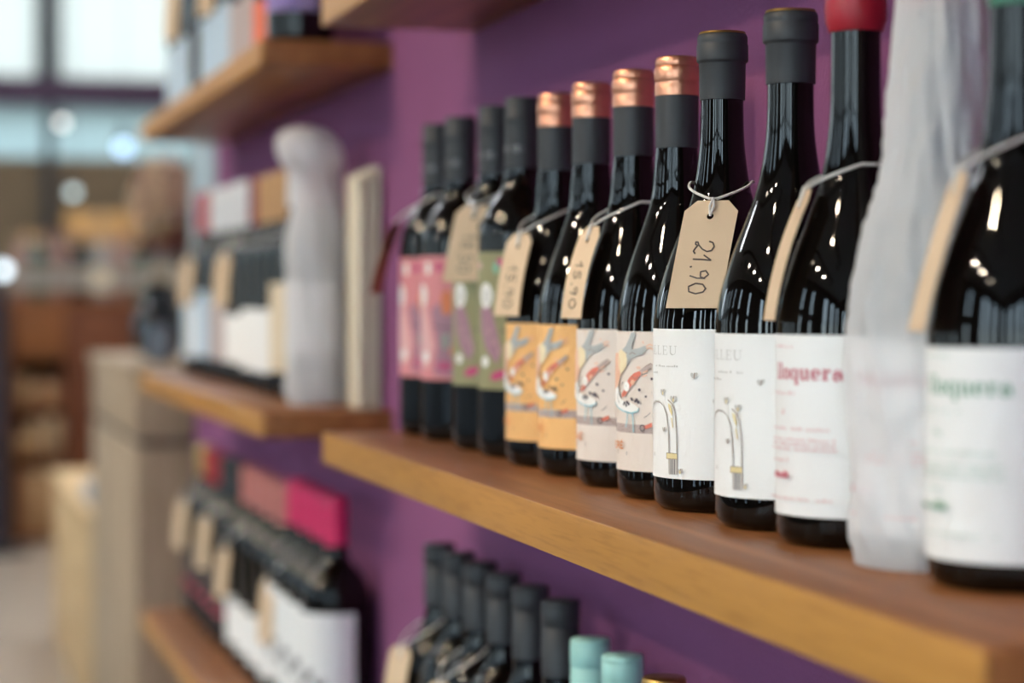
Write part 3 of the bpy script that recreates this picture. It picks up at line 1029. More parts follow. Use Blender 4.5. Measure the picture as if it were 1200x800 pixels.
def hand(scale_v0, digits):
    """handwritten digits running down the card, their tops to the right"""
    out = []
    D = {'2': [[(0.02, 0.70), (0.10, 0.92), (0.32, 1.02), (0.54, 0.92), (0.60, 0.68), (0.46, 0.40), (0.22, 0.16), (0.06, 0.10), (0.04, -0.02), (0.18, -0.02), (0.26, 0.12), (0.40, 0.02), (0.58, -0.06), (0.72, 0.06)]],
         '1': [[(0.05, 0.55), (0.35, 1.0)], [(0.35, 1.0), (0.30, 0.5), (0.28, 0.0)]],
         '.': [[(0.10, 0.02), (0.14, -0.08)]],
         '9': [[(0.50, 0.80), (0.30, 1.0), (0.08, 0.82), (0.14, 0.55), (0.42, 0.58), (0.52, 0.86), (0.50, 0.4), (0.36, 0.0)]],
         '0': [[(0.35, 1.0), (0.10, 0.80), (0.04, 0.40), (0.22, 0.04), (0.50, 0.10), (0.62, 0.50), (0.52, 0.88), (0.30, 1.0)]],
         '5': [[(0.55, 1.0), (0.15, 0.98), (0.12, 0.6), (0.42, 0.58), (0.52, 0.28), (0.30, 0.02), (0.05, 0.12)]],
         '8': [[(0.5, 0.85), (0.28, 1.0), (0.1, 0.8), (0.45, 0.35), (0.4, 0.08), (0.2, 0.02), (0.08, 0.25), (0.5, 0.8)]]}
    v = scale_v0
    H = 0.0115
    for c in digits:
        for s in D[c]:
            pts = []
            for i in range(len(s) - 1):
                for k in range(3):
                    q = (s[i][0] + (s[i + 1][0] - s[i][0]) * k / 3, s[i][1] + (s[i + 1][1] - s[i][1]) * k / 3)
                    pts.append(q)
            pts.append(s[-1])
            out.append([(-0.0055 + p[1] * H, v + p[0] * H) for p in pts])
        v += {'.': 0.0030, '1': 0.0068}.get(c, 0.0086)
    return out

# ------------------------------------------------------------------ foreground row
BX = 0.5033
G1 = 'bottles on the foreground shelf'
Z = Z_MAIN
BO = dict(kind='bord', r=0.037, h=0.301, cap=('tall', 0.241, None), extra=cap_text)
bottle(BX, 2.103, Z, 'farthest black-capped bottle with a pink label, at the left end of the foreground shelf', G1, lab=(0.057, 0.171, M_LBL_PINK), art=art_pink, **BO)
bottle(BX, 2.0107, Z, 'pink-labelled bottle second from the left on the foreground shelf', G1, lab=(0.057, 0.171, M_LBL_PINK), art=art_pink, **BO)
bottle(BX, 1.887, Z, 'olive-labelled bottle with a kraft tag hanging over its label', G1, lab=(0.057, 0.171, M_LBL_OLIVE), art=art_olive, **BO)
bottle(BX, 1.7979, Z, 'olive-labelled bottle without a tag of its own beside the orange labels', G1, lab=(0.057, 0.171, M_LBL_OLIVE), art=art_olive, **BO)
CO = dict(r=0.0402, h=0.295, cap=('sleeve', 0.234, None), extra=copper_top, art=art_cartoon)
bottle(BX, 1.6969, Z, 'copper-capped bottle with an orange label and kraft tag beside the olive labels', G1, lab=(0.021, 0.1135, M_LBL_ORANGE), **CO)
bottle(BX, 1.6037, Z, 'copper-capped orange-labelled bottle with no tag, next to the beige labels', G1, lab=(0.021, 0.1135, M_LBL_ORANGE), **CO)
bottle(BX, 1.5041, Z, 'copper-capped bottle with a beige cartoon label and a narrow tag on its shoulder', G1, lab=(0.019, 0.1115, M_LBL_BEIGE), **CO)
bottle(BX, 1.4118, Z, 'copper-capped bottle with beige cartoon label standing left of the white labels', G1, lab=(0.019, 0.1115, M_LBL_BEIGE), **CO)
WH = dict(h=0.301, cap=('lip', 0.259, None), extra=gold_disc)
bottle(BX, 1.3264, Z, 'black-capped bottle with white arch label carrying the large 21.90 price tag', G1, r=0.0435, lab=(0.021, 0.1145, M_LBL_WHITE), art=art_arch, **WH)
bottle(BX, 1.2140, Z, 'black-capped bottle with white arch label right of the 21.90 tag, itself untagged', G1, r=0.0440, lab=(0.019, 0.1135, M_LBL_WHITE), art=art_arch, **WH)
WX_ = dict(h=0.306, r=0.0430)
bottle(BX, 1.1217, Z, 'bottle with red wax top and white label printed in red', G1, lab=(0.017, 0.1145, M_LBL_WHITE), art=art_redtype, cap=('wax', 0.279, M_REDWAX), **WX_)
t12 = bottle(BX, 1.0235, Z, 'bottle wrapped in crumpled white tissue paper at right on the foreground shelf', G1, lab=(0.017, 0.1145, M_LBL_WHITE), art=art_redtype, cap=('wax', 0.279, M_REDWAX), h=0.306, r=0.0402)
bottle(BX, 0.938, Z, 'nearest bottle at right edge with white label printed in green', G1, r=0.0420, h=0.306, lab=(0.014, 0.1120, M_LBL_WHITE), art=art_greentype, cap=('lip', 0.270, M_GREENCAP))

def wrap_mesh(prof, material, seed, seg=96, rows=90, lean=None, amp=1.0):
    pp = smooth_prof(prof, 12)
    vs, fs = [], []
    n = len(pp)
    H = pp[-1][1]
    for i, (r, h) in enumerate(pp):
        for k in range(seg):
            a = 2 * math.pi * k / seg
            x, y = math.cos(a), math.sin(a)
            tw = a + h * 5.0
            fold = noise.noise(Vector((math.cos(tw) * 2.6, math.sin(tw) * 2.6, h * 9 + seed)))
            fine = noise.noise(Vector((x * 5, y * 5, h * 60 + seed)))
            crease = abs(noise.noise(Vector((math.cos(tw * 1.0) * 5.5, math.sin(tw) * 5.5, h * 22 + seed * 2))))
            lift = 0.0024 + 0.0036 * fold + 0.0016 * fine - 0.0040 * crease
            env = min(1.0, h / 0.012) * (1.0 + 1.2 * max(0.0, 1 - abs(h - 0.022) / 0.022))
            rr = r + amp * env * max(-0.0004, lift)
            lx, ly = lean(h) if lean else (0, 0)
            vs.append((rr * x + lx, rr * y + ly, h))
    for i in range(n - 1):
        for k in range(seg):
            k2 = (k + 1) % seg
            fs.append((i * seg + k, i * seg + k2, (i + 1) * seg + k2, (i + 1) * seg + k))
    fs.append(tuple((n - 1) * seg + k for k in range(seg)))
    mb = MB(); mb.add(vs, fs, material)
    return mb.mesh('tissue_wrap', angle=80)
wp = link('tissue_wrap', wrap_mesh([(0.0385, 0.0006), (0.0408, 0.004), (0.0412, 0.04), (0.0414, 0.085), (0.0414, 0.108), (0.0404, 0.123), (0.0394, 0.140), (0.0362, 0.158), (0.0290, 0.186), (0.0245, 0.208), (0.0222, 0.240), (0.0215, 0.270), (0.0220, 0.295), (0.0225, 0.312), (0.018, 0.326), (0.013, 0.338)], M_PAPER, 3.1, lean=lambda h: (max(0.0, h - 0.17) * 0.025, -max(0.0, h - 0.17) * 0.01)), t12)
wp['label'] = 'crumpled white tissue paper'

P_BURG = burg_prof(0.0402, 0.295)
P_BURG2 = burg_prof(0.0435, 0.301)
P_BORD = bord_prof(0.037, 0.301)
GT = 'kraft price tags on the foreground bottles'
price_tag(BX, 2.103, Z, P_BORD, 'shade-darkened kraft tag seen edge-on, hanging left of the pink-labelled bottles', GT, -14, 0.0395, 0.205, -14, 0.060, 0.137, -30, loop=0.232, card=M_KRAFTSHADE)
price_tag(BX, 1.887, Z, P_BORD, 'kraft tag hanging in front of the left olive label', GT, 42, 0.030, 0.213, 36, 0.046, 0.147, 62, loop=0.230, writing=hand(0.026, '18.50'))
price_tag(BX, 1.6969, Z, P_BURG, 'kraft tag above the first orange label, tilted to the left', GT, 12, 0.031, 0.184, 14, 0.0455, 0.119, 20, loop=0.202, writing=hand(0.026, '15.90'))
price_tag(BX, 1.5041, Z, P_BURG, 'narrow curved kraft tag hanging over the second orange label', GT, 2, 0.030, 0.184, 2, 0.0465, 0.119, 8, loop=0.201, bend=0.0032, writing=hand(0.026, '15.90'))
price_tag(BX, 1.3264, Z, P_BURG2, 'large sharp kraft tag with handwritten price 21.90 tied with white string', GT, 58, 0.0275, 0.1945, 47, 0.0475, 0.1275, 62, loop=0.2075, wd=0.0335, bend=0.001, writing=hand(0.027, '21.90'))
price_tag(BX, 1.1217, Z, burg_prof(0.043, 0.306), 'kraft tag seen edge-on beside the red wax topped bottle', GT, -8, 0.0265, 0.193, -8, 0.0480, 0.122, -12, loop=0.206, bend=0.003)
price_tag(BX, 0.938, Z, burg_prof(0.042, 0.306), 'kraft tag seen edge-on at right beside the tissue-wrapped bottle', GT, -8, 0.0275, 0.193, -8, 0.0490, 0.119, -13, loop=0.209, bend=0.001)

# ------------------------------------------------------------------ lower foreground row (only the tops show)
G2 = 'bottles on the shelf below the foreground row'
LO = dict(kind='bord', r=0.0372, h=0.306, cap=('screw', 0.246, None), lab=(0.05, 0.16, M_LBL_WHITE))
ordn = ['leftmost', 'second from left', 'third from left', 'fourth from left', 'fifth from left', 'rightmost']
for nme, yy in zip(ordn, (2.097, 2.0189, 1.939, 1.8582, 1.7727, 1.6850)):
    bottle(BX, yy, Z_LOW, '%s of the six black-capped bottles below the foreground shelf' % nme, G2, **LO)
TE = dict(kind='bord', r=0.0370, h=0.287, cap=('screw', 0.225, M_TEALCAP), lab=(0.05, 0.15, M_LBL_WHITE))
bottle(BX, 1.6058, Z_LOW, 'left of the two bottles with pale teal caps below the foreground shelf', G2, **TE)
bottle(BX, 1.5274, Z_LOW, 'right of the two bottles with pale teal caps below the foreground shelf', G2, **TE)
bottle(BX, 1.4362, Z_LOW, 'bottle with a dark gold cap just peeping in at the bottom edge', G2, kind='bord', r=0.037, h=0.286, cap=('screw', 0.226, M_GOLD), lab=(0.05, 0.15, M_LBL_WHITE))
price_tag(BX, 2.097, Z_LOW, P_BORD, 'blurred kraft tag at lower left on the leftmost black-capped bottle', 'kraft price tags on the lower foreground bottles', 5, 0.038, 0.208, 5, 0.048, 0.140, 25, loop=0.234)
price_tag(BX, 1.939, Z_LOW, P_BORD, 'blurred kraft tag at the bottom edge on the third black-capped bottle', 'kraft price tags on the lower foreground bottles', 8, 0.038, 0.200, 8, 0.048, 0.135, 25, loop=0.230)

# ------------------------------------------------------------------ far bay, middle shelf
G3 = 'bottles on the blurred middle shelf'
W3 = dict(kind='bord', r=0.0385, h=0.306, lab=(0.035, 0.105, M_LBL_WHITE), cap=('tall', 0.231, M_WHITECAP))
for nme, yy, lm, lt in zip(('nearest', 'second nearest', 'middle', 'second farthest', 'farthest'), (3.31, 3.395, 3.48, 3.565, 3.65), (M_LBL_WHITE, M_LBL_PGREY, M_LBL_PGREY, M_LBL_BLUE, M_LBL_BLUE), (0.105, 0.125, 0.125, 0.14, 0.14)):
    W3['lab'] = (0.035, lt, lm)
    bottle(BX, yy, Z_MAIN, '%s of the five white-capped bottles on the blurred middle shelf' % nme, G3, **W3)
bottle(BX, 2.885, Z_MAIN, 'white-capped bottle next to the tan caps, close behind the tissue-wrapped bottle', G3, kind='bord', r=0.0385, h=0.303, lab=(0.035, 0.150, M_LBL_CREAM), cap=('tall', 0.250, M_WHITECAP))
bottle(BX, 2.80, Z_MAIN, 'white-capped bottle partly hidden directly behind the tissue-wrapped bottle', G3, kind='bord', r=0.0385, h=0.303, lab=(0.035, 0.150, M_LBL_CREAM), cap=('tall', 0.250, M_WHITECAP))
for nme, yy in zip(('nearest', 'middle', 'farthest'), (2.97, 3.055, 3.14)):
    bottle(BX, yy, Z_MAIN, '%s of the three tan-capped bottles on the blurred middle shelf' % nme, G3, kind='bord', r=0.0385, h=0.303, lab=(0.03, 0.115, M_LBL_WHITE), cap=('tall', 0.231, M_TANCAP))
bottle(BX, 3.225, Z_MAIN, 'burgundy-capped bottle between white and tan caps on the blurred middle shelf', G3, kind='bord', r=0.0385, h=0.306, lab=(0.035, 0.105, M_LBL_WHITE), cap=('tall', 0.231, M_BURG))
bottle(BX, 3.735, Z_MAIN, 'red-capped bottle left of the white caps on the blurred middle shelf', G3, kind='bord', r=0.0385, h=0.309, lab=(0.03, 0.12, M_LBL_WHITE), cap=('tall', 0.240, M_REDCAP))
bottle(BX, 3.82, Z_MAIN, 'red-capped bottle at the far left end of the blurred middle shelf', G3, kind='bord', r=0.0385, h=0.309, lab=(0.03, 0.15, M_LBL_BLUE), cap=('tall', 0.240, M_REDCAP))

wb = empty('wrapped_bottle', (BX - 0.006, 2.708, Z_MAIN))
tag(wb, 'tall bottle wrapped in white tissue paper with bunched top on the blurred middle shelf', 'bottle', G3)
link('glass_body', body_mesh('bord', 0.0372, 0.296, M_GLASS), wb)
link('label', label_mesh(0.0372, 0.06, 0.15, M_LBL_WHITE), wb)
link('capsule', cap_mesh('tall', 0.24, 0.296, M_REDCAP), wb)
w2 = link('tissue_wrap', wrap_mesh([(0.036, 0.0008), (0.0388, 0.004), (0.0392, 0.05), (0.0392, 0.12), (0.0392, 0.195), (0.0375, 0.215), (0.0335, 0.232), (0.0290, 0.250), (0.0275, 0.268), (0.0300, 0.284), (0.0365, 0.298), (0.0385, 0.312), (0.0350, 0.326), (0.024, 0.337), (0.008, 0.342)], M_PAPERO, 8.3, lean=lambda h: (-max(0.0, h - 0.262) * 0.22, max(0.0, h - 0.262) * 0.05), amp=0.8), wb)
w2['label'] = 'white tissue paper bunched at the top'

for nme, x0, x1, hh in (('leftmost', 0.5225, 0.5285, 0.278), ('middle', 0.5325, 0.5380, 0.283), ('rightmost', 0.5415, 0.5480, 0.287)):
    c_ = empty('gift_carton', ((x0 + x1) / 2, 2.620, Z_MAIN))
    tag(c_, '%s of the three slim cream cartons standing at the right end of the middle shelf' % nme, 'box', 'slim cream cartons')
    hw = (x1 - x0) / 2
    m_ = mat('cream_board', srgb(226, 214, 190), 0.7)
    bevel_box('carton_body', (-hw, -0.036, 0), (hw, 0.038, hh - 0.016), m_, c_, bev=0.0008)
    bevel_box('carton_lid', (-hw - 0.0004, -0.0364, hh - 0.0155), (hw + 0.0004, 0.0384, hh), m_, c_, bev=0.0008)

GT3 = 'kraft price tags on the blurred middle shelf'
PB = bord_prof(0.0385, 0.306)
price_tag(BX, 3.31, Z_MAIN, PB, 'blurred kraft tag below the white caps on the middle shelf', GT3, 10, 0.040, 0.196, 10, 0.0465, 0.118, 28, loop=0.228, far=True)
price_tag(BX, 3.735, Z_MAIN, PB, 'blurred kraft tag at the far left of the middle shelf', GT3, 10, 0.040, 0.196, 10, 0.0465, 0.118, 28, loop=0.228, far=True)

# ------------------------------------------------------------------ far bay, lowest shelf
G4 = 'bottles on the blurred lowest shelf'
def art_scribble(pr):
    for (u0, v0, k) in ((-0.006, 0.082, 1.0), (0.012, 0.092, 0.8), (0.028, 0.080, 0.9)):
        pr.poly([(u0, v0), (u0 + 0.006 * k, v0 + 0.012 * k), (u0 + 0.012 * k, v0 + 0.004), (u0 + 0.018 * k, v0 + 0.014 * k), (u0 + 0.020 * k, v0 + 0.002), (u0 + 0.012 * k, v0 - 0.006), (u0 + 0.005 * k, v0 - 0.003)], P_INK)
    pr.stroke([(-0.012, 0.074), (0.045, 0.074)], 0.002, P_LGREY)
def art_band(pr):
    pr.poly([(-0.04, 0.052), (0.05, 0.052), (0.05, 0.060), (-0.04, 0.060)], P_REDTXT)
    pr.dashes(-0.02, 0.03, 0.085, 0.006, P_BROWN, w0=0.002, w1=0.004)
for nme, yy in zip(('nearest', 'second nearest', 'third nearest', 'farthest'), (2.633, 2.72, 2.807, 2.894)):
    bottle(BX, yy, Z_LOW, '%s of the four magenta-capped bottles on the blurred lowest shelf' % nme, G4, kind='bord', r=0.0425, h=0.305, cap=('tall', 0.246, M_MAGENTA), lab=(0.045, 0.168, M_LBL_WHITE), art=art_scribble)
for nme, yy in zip(('nearest', 'second nearest', 'third nearest', 'farthest'), (2.99, 3.095, 3.2, 3.305)):
    bottle(BX, yy, Z_LOW, '%s of the four dusty-pink-capped bottles on the blurred lowest shelf' % nme, G4, kind='bord', r=0.0385, h=0.291, cap=('tall', 0.232, M_SALMON), lab=(0.030, 0.100, M_LBL_WHITE))
for nme, yy, cm in (('dark-capped bottle right of the red caps', 3.43, M_BLACKCAP), ('dark-capped bottle beside the red caps, farther of the two', 3.53, M_BLACKCAP), ('nearer red-capped bottle', 3.63, M_REDCAP), ('farther red-capped bottle', 3.73, M_REDCAP), ('gold-capped bottle at the far left end', 3.825, M_GOLD)):
    bottle(BX, yy, Z_LOW, '%s on the blurred lowest shelf' % nme, G4, kind='bord', r=0.0385, h=0.289, cap=('tall', 0.236, cm), lab=(0.04, 0.13, M_LBL_DARK), art=art_band)
GT4 = 'kraft price tags on the blurred lowest shelf'
price_tag(BX, 2.894, Z_LOW, PB, 'pale tag hanging in front of the dusty pink caps, nearest on the lowest shelf', GT4, 10, 0.040, 0.176, 10, 0.047, 0.090, 25, loop=0.215, far=True)
price_tag(BX, 3.305, Z_LOW, PB, 'tan tag at the farthest dusty-pink-capped bottle', GT4, 5, 0.040, 0.170, 5, 0.047, 0.095, 20, loop=0.215, far=True)
price_tag(BX, 3.53, Z_LOW, PB, 'pale tag below the red caps, right one of two', GT4, 10, 0.040, 0.196, 10, 0.047, 0.112, 28, loop=0.215, far=True)
price_tag(BX, 3.825, Z_LOW, PB, 'pale tag at the far left end of the lowest shelf', GT4, 10, 0.040, 0.196, 10, 0.047, 0.112, 28, loop=0.215, far=True)

# ------------------------------------------------------------------ far bay, upper shelf (bases of bottles)
G5 = 'bottles on the blurred upper shelf'
def art_stripes(pr):
    for k in range(11):
        u = -0.02 + k * 0.007
        pr.poly([(u, 0.040), (u + 0.0028, 0.040), (u + 0.0028, 0.155), (u, 0.155)], pc('print_violet', 108, 84, 190), 0.03)
UX = 0.455
ups = [(2.60, M_LBL_LILAC, 'bottle with violet striped label nearest on the blurred upper shelf', art_stripes, 0.038),
       (2.70, M_LBL_CORAL, 'bottle with coral orange label on the blurred upper shelf', None, 0.004),
       (2.80, M_LBL_PGREY, 'pinkish-grey labelled bottle next to the coral label on the upper shelf', None, 0.006),
       (2.90, M_LBL_PGREY, 'pinkish-grey labelled bottle next to the pale blue labels on the upper shelf', None, 0.006),
       (3.00, M_LBL_BLUE, 'nearest of the three tagged pale blue labelled bottles on the upper shelf', None, 0.010),
       (3.10, M_LBL_BLUE, 'middle of the three tagged pale blue labelled bottles on the upper shelf', None, 0.010),
       (3.20, M_LBL_BLUE, 'farthest of the three tagged pale blue labelled bottles on the upper shelf', None, 0.010),
       (3.32, M_LBL_DARK, 'dark labelled bottle between the pale blue labels on the upper shelf', None, 0.030),
       (3.42, M_LBL_BLUE, 'pale blue labelled bottle left of the dark label on the upper shelf', None, 0.010),
       (3.52, M_LBL_BLUE, 'pale blue labelled bottle second from the far end of the upper shelf', None, 0.010),
       (3.62, M_LBL_BLUE, 'pale blue labelled bottle at the far end of the upper shelf', None, 0.010)]
for (yy, lm, nme, at_, v0) in ups:
    bottle(UX, yy, Z_UP, nme, G5, kind='bord', r=0.0395, h=0.30, cap=('tall', 0.245, M_BLACKCAP), lab=(v0, {'lilac_label_paper': 0.16, 'coral_label_paper': 0.064, 'pinkish_grey_label_paper': 0.085}.get(lm.name, 0.100), lm), art=at_)
GT5 = 'kraft price tags on the blurred upper shelf'
PU = bord_prof(0.0395, 0.30)
price_tag(UX, 3.10, Z_UP, PU, 'kraft tag hanging over the pale blue labels near the top edge', GT5, 10, 0.0405, 0.19, 10, 0.047, 0.095, 30, loop=0.222, far=True)
price_tag(UX, 3.52, Z_UP, PU, 'kraft tag at the far end of the upper shelf against the bright window', GT5, 10, 0.0405, 0.19, 10, 0.047, 0.105, 30, loop=0.222, far=True)
price_tag(UX, 2.80, Z_UP, PU, 'kraft tag above the coral label cut off by the top edge', GT5, 10, 0.0405, 0.20, 10, 0.047, 0.118, 30, loop=0.222, far=True)

# ------------------------------------------------------------------ counter beyond the wall, vase, dried flowers
M_COUNTER = wood('washed_oak', srgb(160, 136, 110), srgb(196, 172, 144), grain=(30, 30, 3), rough=0.6)
M_PINE = wood('pale_pine', srgb(206, 168, 120), srgb(226, 192, 146), grain=(30, 30, 3), rough=0.55)
M_BAND = mat('dark_joint', srgb(84, 72, 62), 0.6)
ct = empty('counter', (0.75, 4.92, 0))
tag(ct, 'grey-washed wooden counter with a dark joint line at the end of the wall', 'counter')
def cbox(name, x0, x1, y0, y1, z0, z1, m, bev=0.003):
    return bevel_box(name, (x0 - 0.75, y0 - 4.92, z0), (x1 - 0.75, y1 - 4.92, z1), m, ct, bev=bev)
cbox('lower_body', 0.443, 1.10, 4.385, 5.44, 0.0, 0.748, M_COUNTER)
o = cbox('joint_strip', 0.449, 1.09, 4.391, 5.43, 0.748, 0.764, M_BAND, 0.001)
o['label'] = 'dark recessed joint strip'
cbox('upper_body', 0.443, 1.10, 4.385, 5.44, 0.764, 0.880, M_COUNTER)
cbox('counter_top', 0.437, 1.11, 4.380, 5.45, 0.880, 0.908, M_COUNTER)

lc = empty('low_cabinet', (0.75, 6.1, 0))
tag(lc, 'low pale pine cabinet standing behind the grey-washed counter', 'cabinet')
bevel_box('cabinet_body', (-0.31, -0.63, 0.0), (0.35, 0.75, 0.49), M_PINE, lc, bev=0.003)
bevel_box('cabinet_top', (-0.32, -0.64, 0.49), (0.36, 0.76, 0.515), M_PINE, lc, bev=0.003)
gb = bevel_box('paper_stack', (0.455, 5.62, 0.515), (0.60, 5.90, 0.56), mat('blue_grey_paper', srgb(150, 155, 165), 0.8), bev=0.004)
tag(gb, 'blue-grey stack of paper lying on the low pine cabinet', 'paper')

vx, vy, vz = 0.560, 5.03, 0.908
M_VASE = mat('black_glazed_ceramic', (0.006, 0.010, 0.016, 1), 0.12, spec=0.6)
mb = MB()
vp = smooth_prof([(0.034, 0.0), (0.052, 0.012), (0.062, 0.05), (0.060, 0.085), (0.044, 0.122), (0.028, 0.145), (0.027, 0.156), (0.033, 0.166)], 4)
lathe(mb, vp, M_VASE, 40, cap_t=False)
lathe(mb, [(0.033, 0.166), (0.030, 0.166), (0.024, 0.150), (0.030, 0.130)], M_VASE, 40, cap_b=False, cap_t=True)
o = mb.build('vase'); o.location = (vx, vy, vz)
tag(o, 'round black glazed vase on the counter holding dried flowers', 'vase')
mb = MB()
lathe(mb, smooth_prof([(0.020, 0.0), (0.026, 0.006), (0.027, 0.05), (0.024, 0.066), (0.018, 0.074), (0.019, 0.080)], 3), mat('grey_glass_jar', srgb(110, 118, 130), 0.1, spec=0.6), 32)
o = mb.build('jar'); o.location = (0.515, 4.62, 0.908)
tag(o, 'small grey jar on the near end of the counter', 'jar')
fb = empty('dried_bouquet', (vx, vy, vz + 0.13))
tag(fb, 'dried bouquet of beige plumes and dark red blooms in the black vase', 'flowers')
rnd = random.Random(11)
M_STEM = mat('dry_stem', srgb(120, 96, 70), 0.8)
M_PLUME = mat('beige_plume', srgb(240, 216, 188), 0.9)
M_PLUME2 = mat('dusty_pink_plume', srgb(222, 186, 168), 0.9)
M_BLOOM = mat('dark_red_bloom', srgb(112, 26, 38), 0.85)
def plume(base, tip, rad, m, name):
    st = MB()
    base, tip = Vector(base), Vector(tip)
    mid = base.lerp(tip, 0.55)
    tube(st, [base, base.lerp(mid, 0.5) + Vector((0, 0, 0.01)), mid], 0.0016, M_STEM, 6)
    s_ = st.build('stem', fb)
    pl = MB()
    d = (tip - mid)
    L = d.length
    d.normalize()
    a_ = d.cross(Vector((0.3, 1, 0.1))).normalized(); b_ = d.cross(a_)
    for k in range(130):
        t = rnd.random()
        rr = rad * math.sin(math.pi * min(1, 0.12 + 0.88 * t) ** 0.8) + 0.003
        ang = rnd.uniform(0, 2 * math.pi)
        p0 = mid + d * (t * L)
        out = (a_ * math.cos(ang) + b_ * math.sin(ang))
        p1 = p0 + out * rr + d * rr * 0.9
        sd = d.cross(out) * 0.0022
        pl.add([p0 - sd, p0 + sd, p1 + sd * 0.6, p1 - sd * 0.6], [(0, 1, 2, 3)], m)
    q = pl.build('plume', s_, smooth=False)
for (dx, dy, hh, rad, m) in ((-0.055, 0.02, 0.26, 0.030, M_PLUME), (-0.015, -0.02, 0.33, 0.034, M_PLUME), (0.030, 0.02, 0.34, 0.034, M_PLUME2), (0.005, 0.05, 0.30, 0.032, M_PLUME), (0.060, -0.01, 0.29, 0.030, M_PLUME2), (-0.035, 0.04, 0.31, 0.030, M_PLUME2)):
    plume((dx * 0.1, dy * 0.1, 0.0), (dx, dy, hh), rad, m, 'plume')
for (dx, dy, hh) in ((0.035, -0.02, 0.15), (0.010, -0.035, 0.12), (0.060, 0.0, 0.19), (-0.03, -0.015, 0.11), (0.05, 0.03, 0.12)):
    st = MB(); tube(st, [(dx * 0.1, dy * 0.1, 0), (dx * 0.6, dy * 0.6, hh * 0.6), (dx, dy, hh)], 0.0016, M_STEM, 6)
    s_ = st.build('stem', fb)
    bl = MB()
    for k in range(40):
        v = Vector((rnd.gauss(0, 1), rnd.gauss(0, 1), rnd.gauss(0, 0.8))).normalized()
        c = Vector((dx, dy, hh)); p1 = c + v * 0.026
        sd = v.cross(Vector((0.2, 0.5, 1))).normalized() * 0.006
        bl.add([c, p1 - v * 0.008 + sd, p1, p1 - v * 0.008 - sd], [(0, 1, 2, 3)], M_BLOOM)
    bl.build('bloom', s_, smooth=False)

# ------------------------------------------------------------------ far end of the shop: shelf unit, bottles, cartons, lamps
M_UNIT = wood('brown_unit', srgb(120, 72, 40), srgb(150, 94, 54), grain=(3, 20, 20), rough=0.5)
M_UNITD = wood('dark_brown_unit', srgb(92, 48, 26), srgb(112, 62, 34), grain=(20, 20, 3), rough=0.5)
ux0, ux1, uy0, uy1 = 0.430, 1.70, 9.45, 9.90
su = empty('shelf_unit', (1.065, 9.675, 0))
tag(su, 'brown wooden shelf unit at the far end of the shop with bottles on top', 'shelf unit')
def ub(name, x0, x1, y0, y1, z0, z1, m):
    return bevel_box(name, (x0 - 1.065, y0 - 9.675, z0), (x1 - 1.065, y1 - 9.675, z1), m, su, bev=0.003)
ub('top_board', ux0 - 0.01, ux1 + 0.01, uy0 - 0.01, uy1, 1.0, 1.03, M_UNIT)
ub('side_panel', ux0, ux0 + 0.025, uy0, uy1, 0.0, 1.0, M_UNITD)
ub('side_panel', ux1 - 0.025, ux1, uy0, uy1, 0.0, 1.0, M_UNITD)
ub('divider', 0.655, 0.680, uy0, uy1, 0.0, 1.0, M_UNITD)
ub('back_panel', ux0 + 0.025, ux1 - 0.025, uy1 - 0.015, uy1, 0.0, 1.0, M_UNITD)
ub('flap_door', 0.457, 0.653, uy0 - 0.004, uy0 + 0.018, 0.79, 0.995, M_UNIT)
ub('door', 0.682, 1.18, uy0 - 0.004, uy0 + 0.018, 0.02, 0.995, M_UNITD)
ub('door', 1.185, ux1 - 0.03, uy0 - 0.004, uy0 + 0.018, 0.02, 0.995, M_UNITD)
for z_ in (0.02, 0.36, 0.56, 0.765):
    ub('shelf_board', 0.457, 0.653, uy0 + 0.02, uy1 - 0.015, z_, z_ + 0.02, M_UNIT)
def small_box(x0, x1, y0, y1, z0, z1, col, label, group='boxes in the brown shelf unit'):
    o = empty('carton', ((x0 + x1) / 2, (y0 + y1) / 2, z0))
    hx, hy = (x1 - x0) / 2, (y1 - y0) / 2
    m_ = mat('carton_%d_%d_%d' % col, srgb(*col), 0.8)
    bevel_box('carton_body', (-hx, -hy, 0), (hx, hy, z1 - z0), m_, o, bev=0.003)
    tp = bevel_box('tape', (-0.02, -hy - 0.0006, 0.004), (0.02, hy + 0.0006, z1 - z0 + 0.0006), mat('brown_tape', srgb(170, 132, 88), 0.4), o, bev=0.0003, seg=1)
    tag(o, label, 'box', group)
small_box(0.465, 0.530, 9.49, 9.70, 0.58, 0.70, (122, 86, 60), 'brown box on the upper open shelf of the brown unit')
small_box(0.545, 0.640, 9.49, 9.70, 0.58, 0.68, (150, 96, 66), 'reddish brown box on the upper open shelf of the brown unit')
small_box(0.464, 0.500, 9.49, 9.66, 0.38, 0.47, (176, 156, 40), 'yellow-green box on the middle shelf of the brown unit')
small_box(0.510, 0.575, 9.49, 9.68, 0.38, 0.51, (168, 130, 96), 'tan box on the middle shelf of the brown unit')
small_box(0.590, 0.642, 9.49, 9.68, 0.38, 0.53, (196, 180, 160), 'pale box on the middle shelf of the brown unit')
small_box(0.468, 0.630, 9.49, 9.76, 0.04, 0.30, (156, 108, 70), 'large brown box at the bottom of the brown unit')
small_box(0.68, 0.98, 9.68, 9.885, 1.03, 1.40, (206, 156, 96), 'large tan carton behind the bottles on the brown unit', 'cartons on the brown unit')
small_box(0.445, 0.595, 9.70, 9.885, 1.03, 1.30, (150, 132, 88), 'smaller olive carton behind the bottles on the brown unit', 'cartons on the brown unit')
G6 = 'bottles on top of the far brown unit'
M_LBL_DULL = mat('dull_grey_label_paper', srgb(158, 146, 134), 0.7)
M_DULLCAP = mat('dull_rose_foil', srgb(150, 112, 100), 0.5)
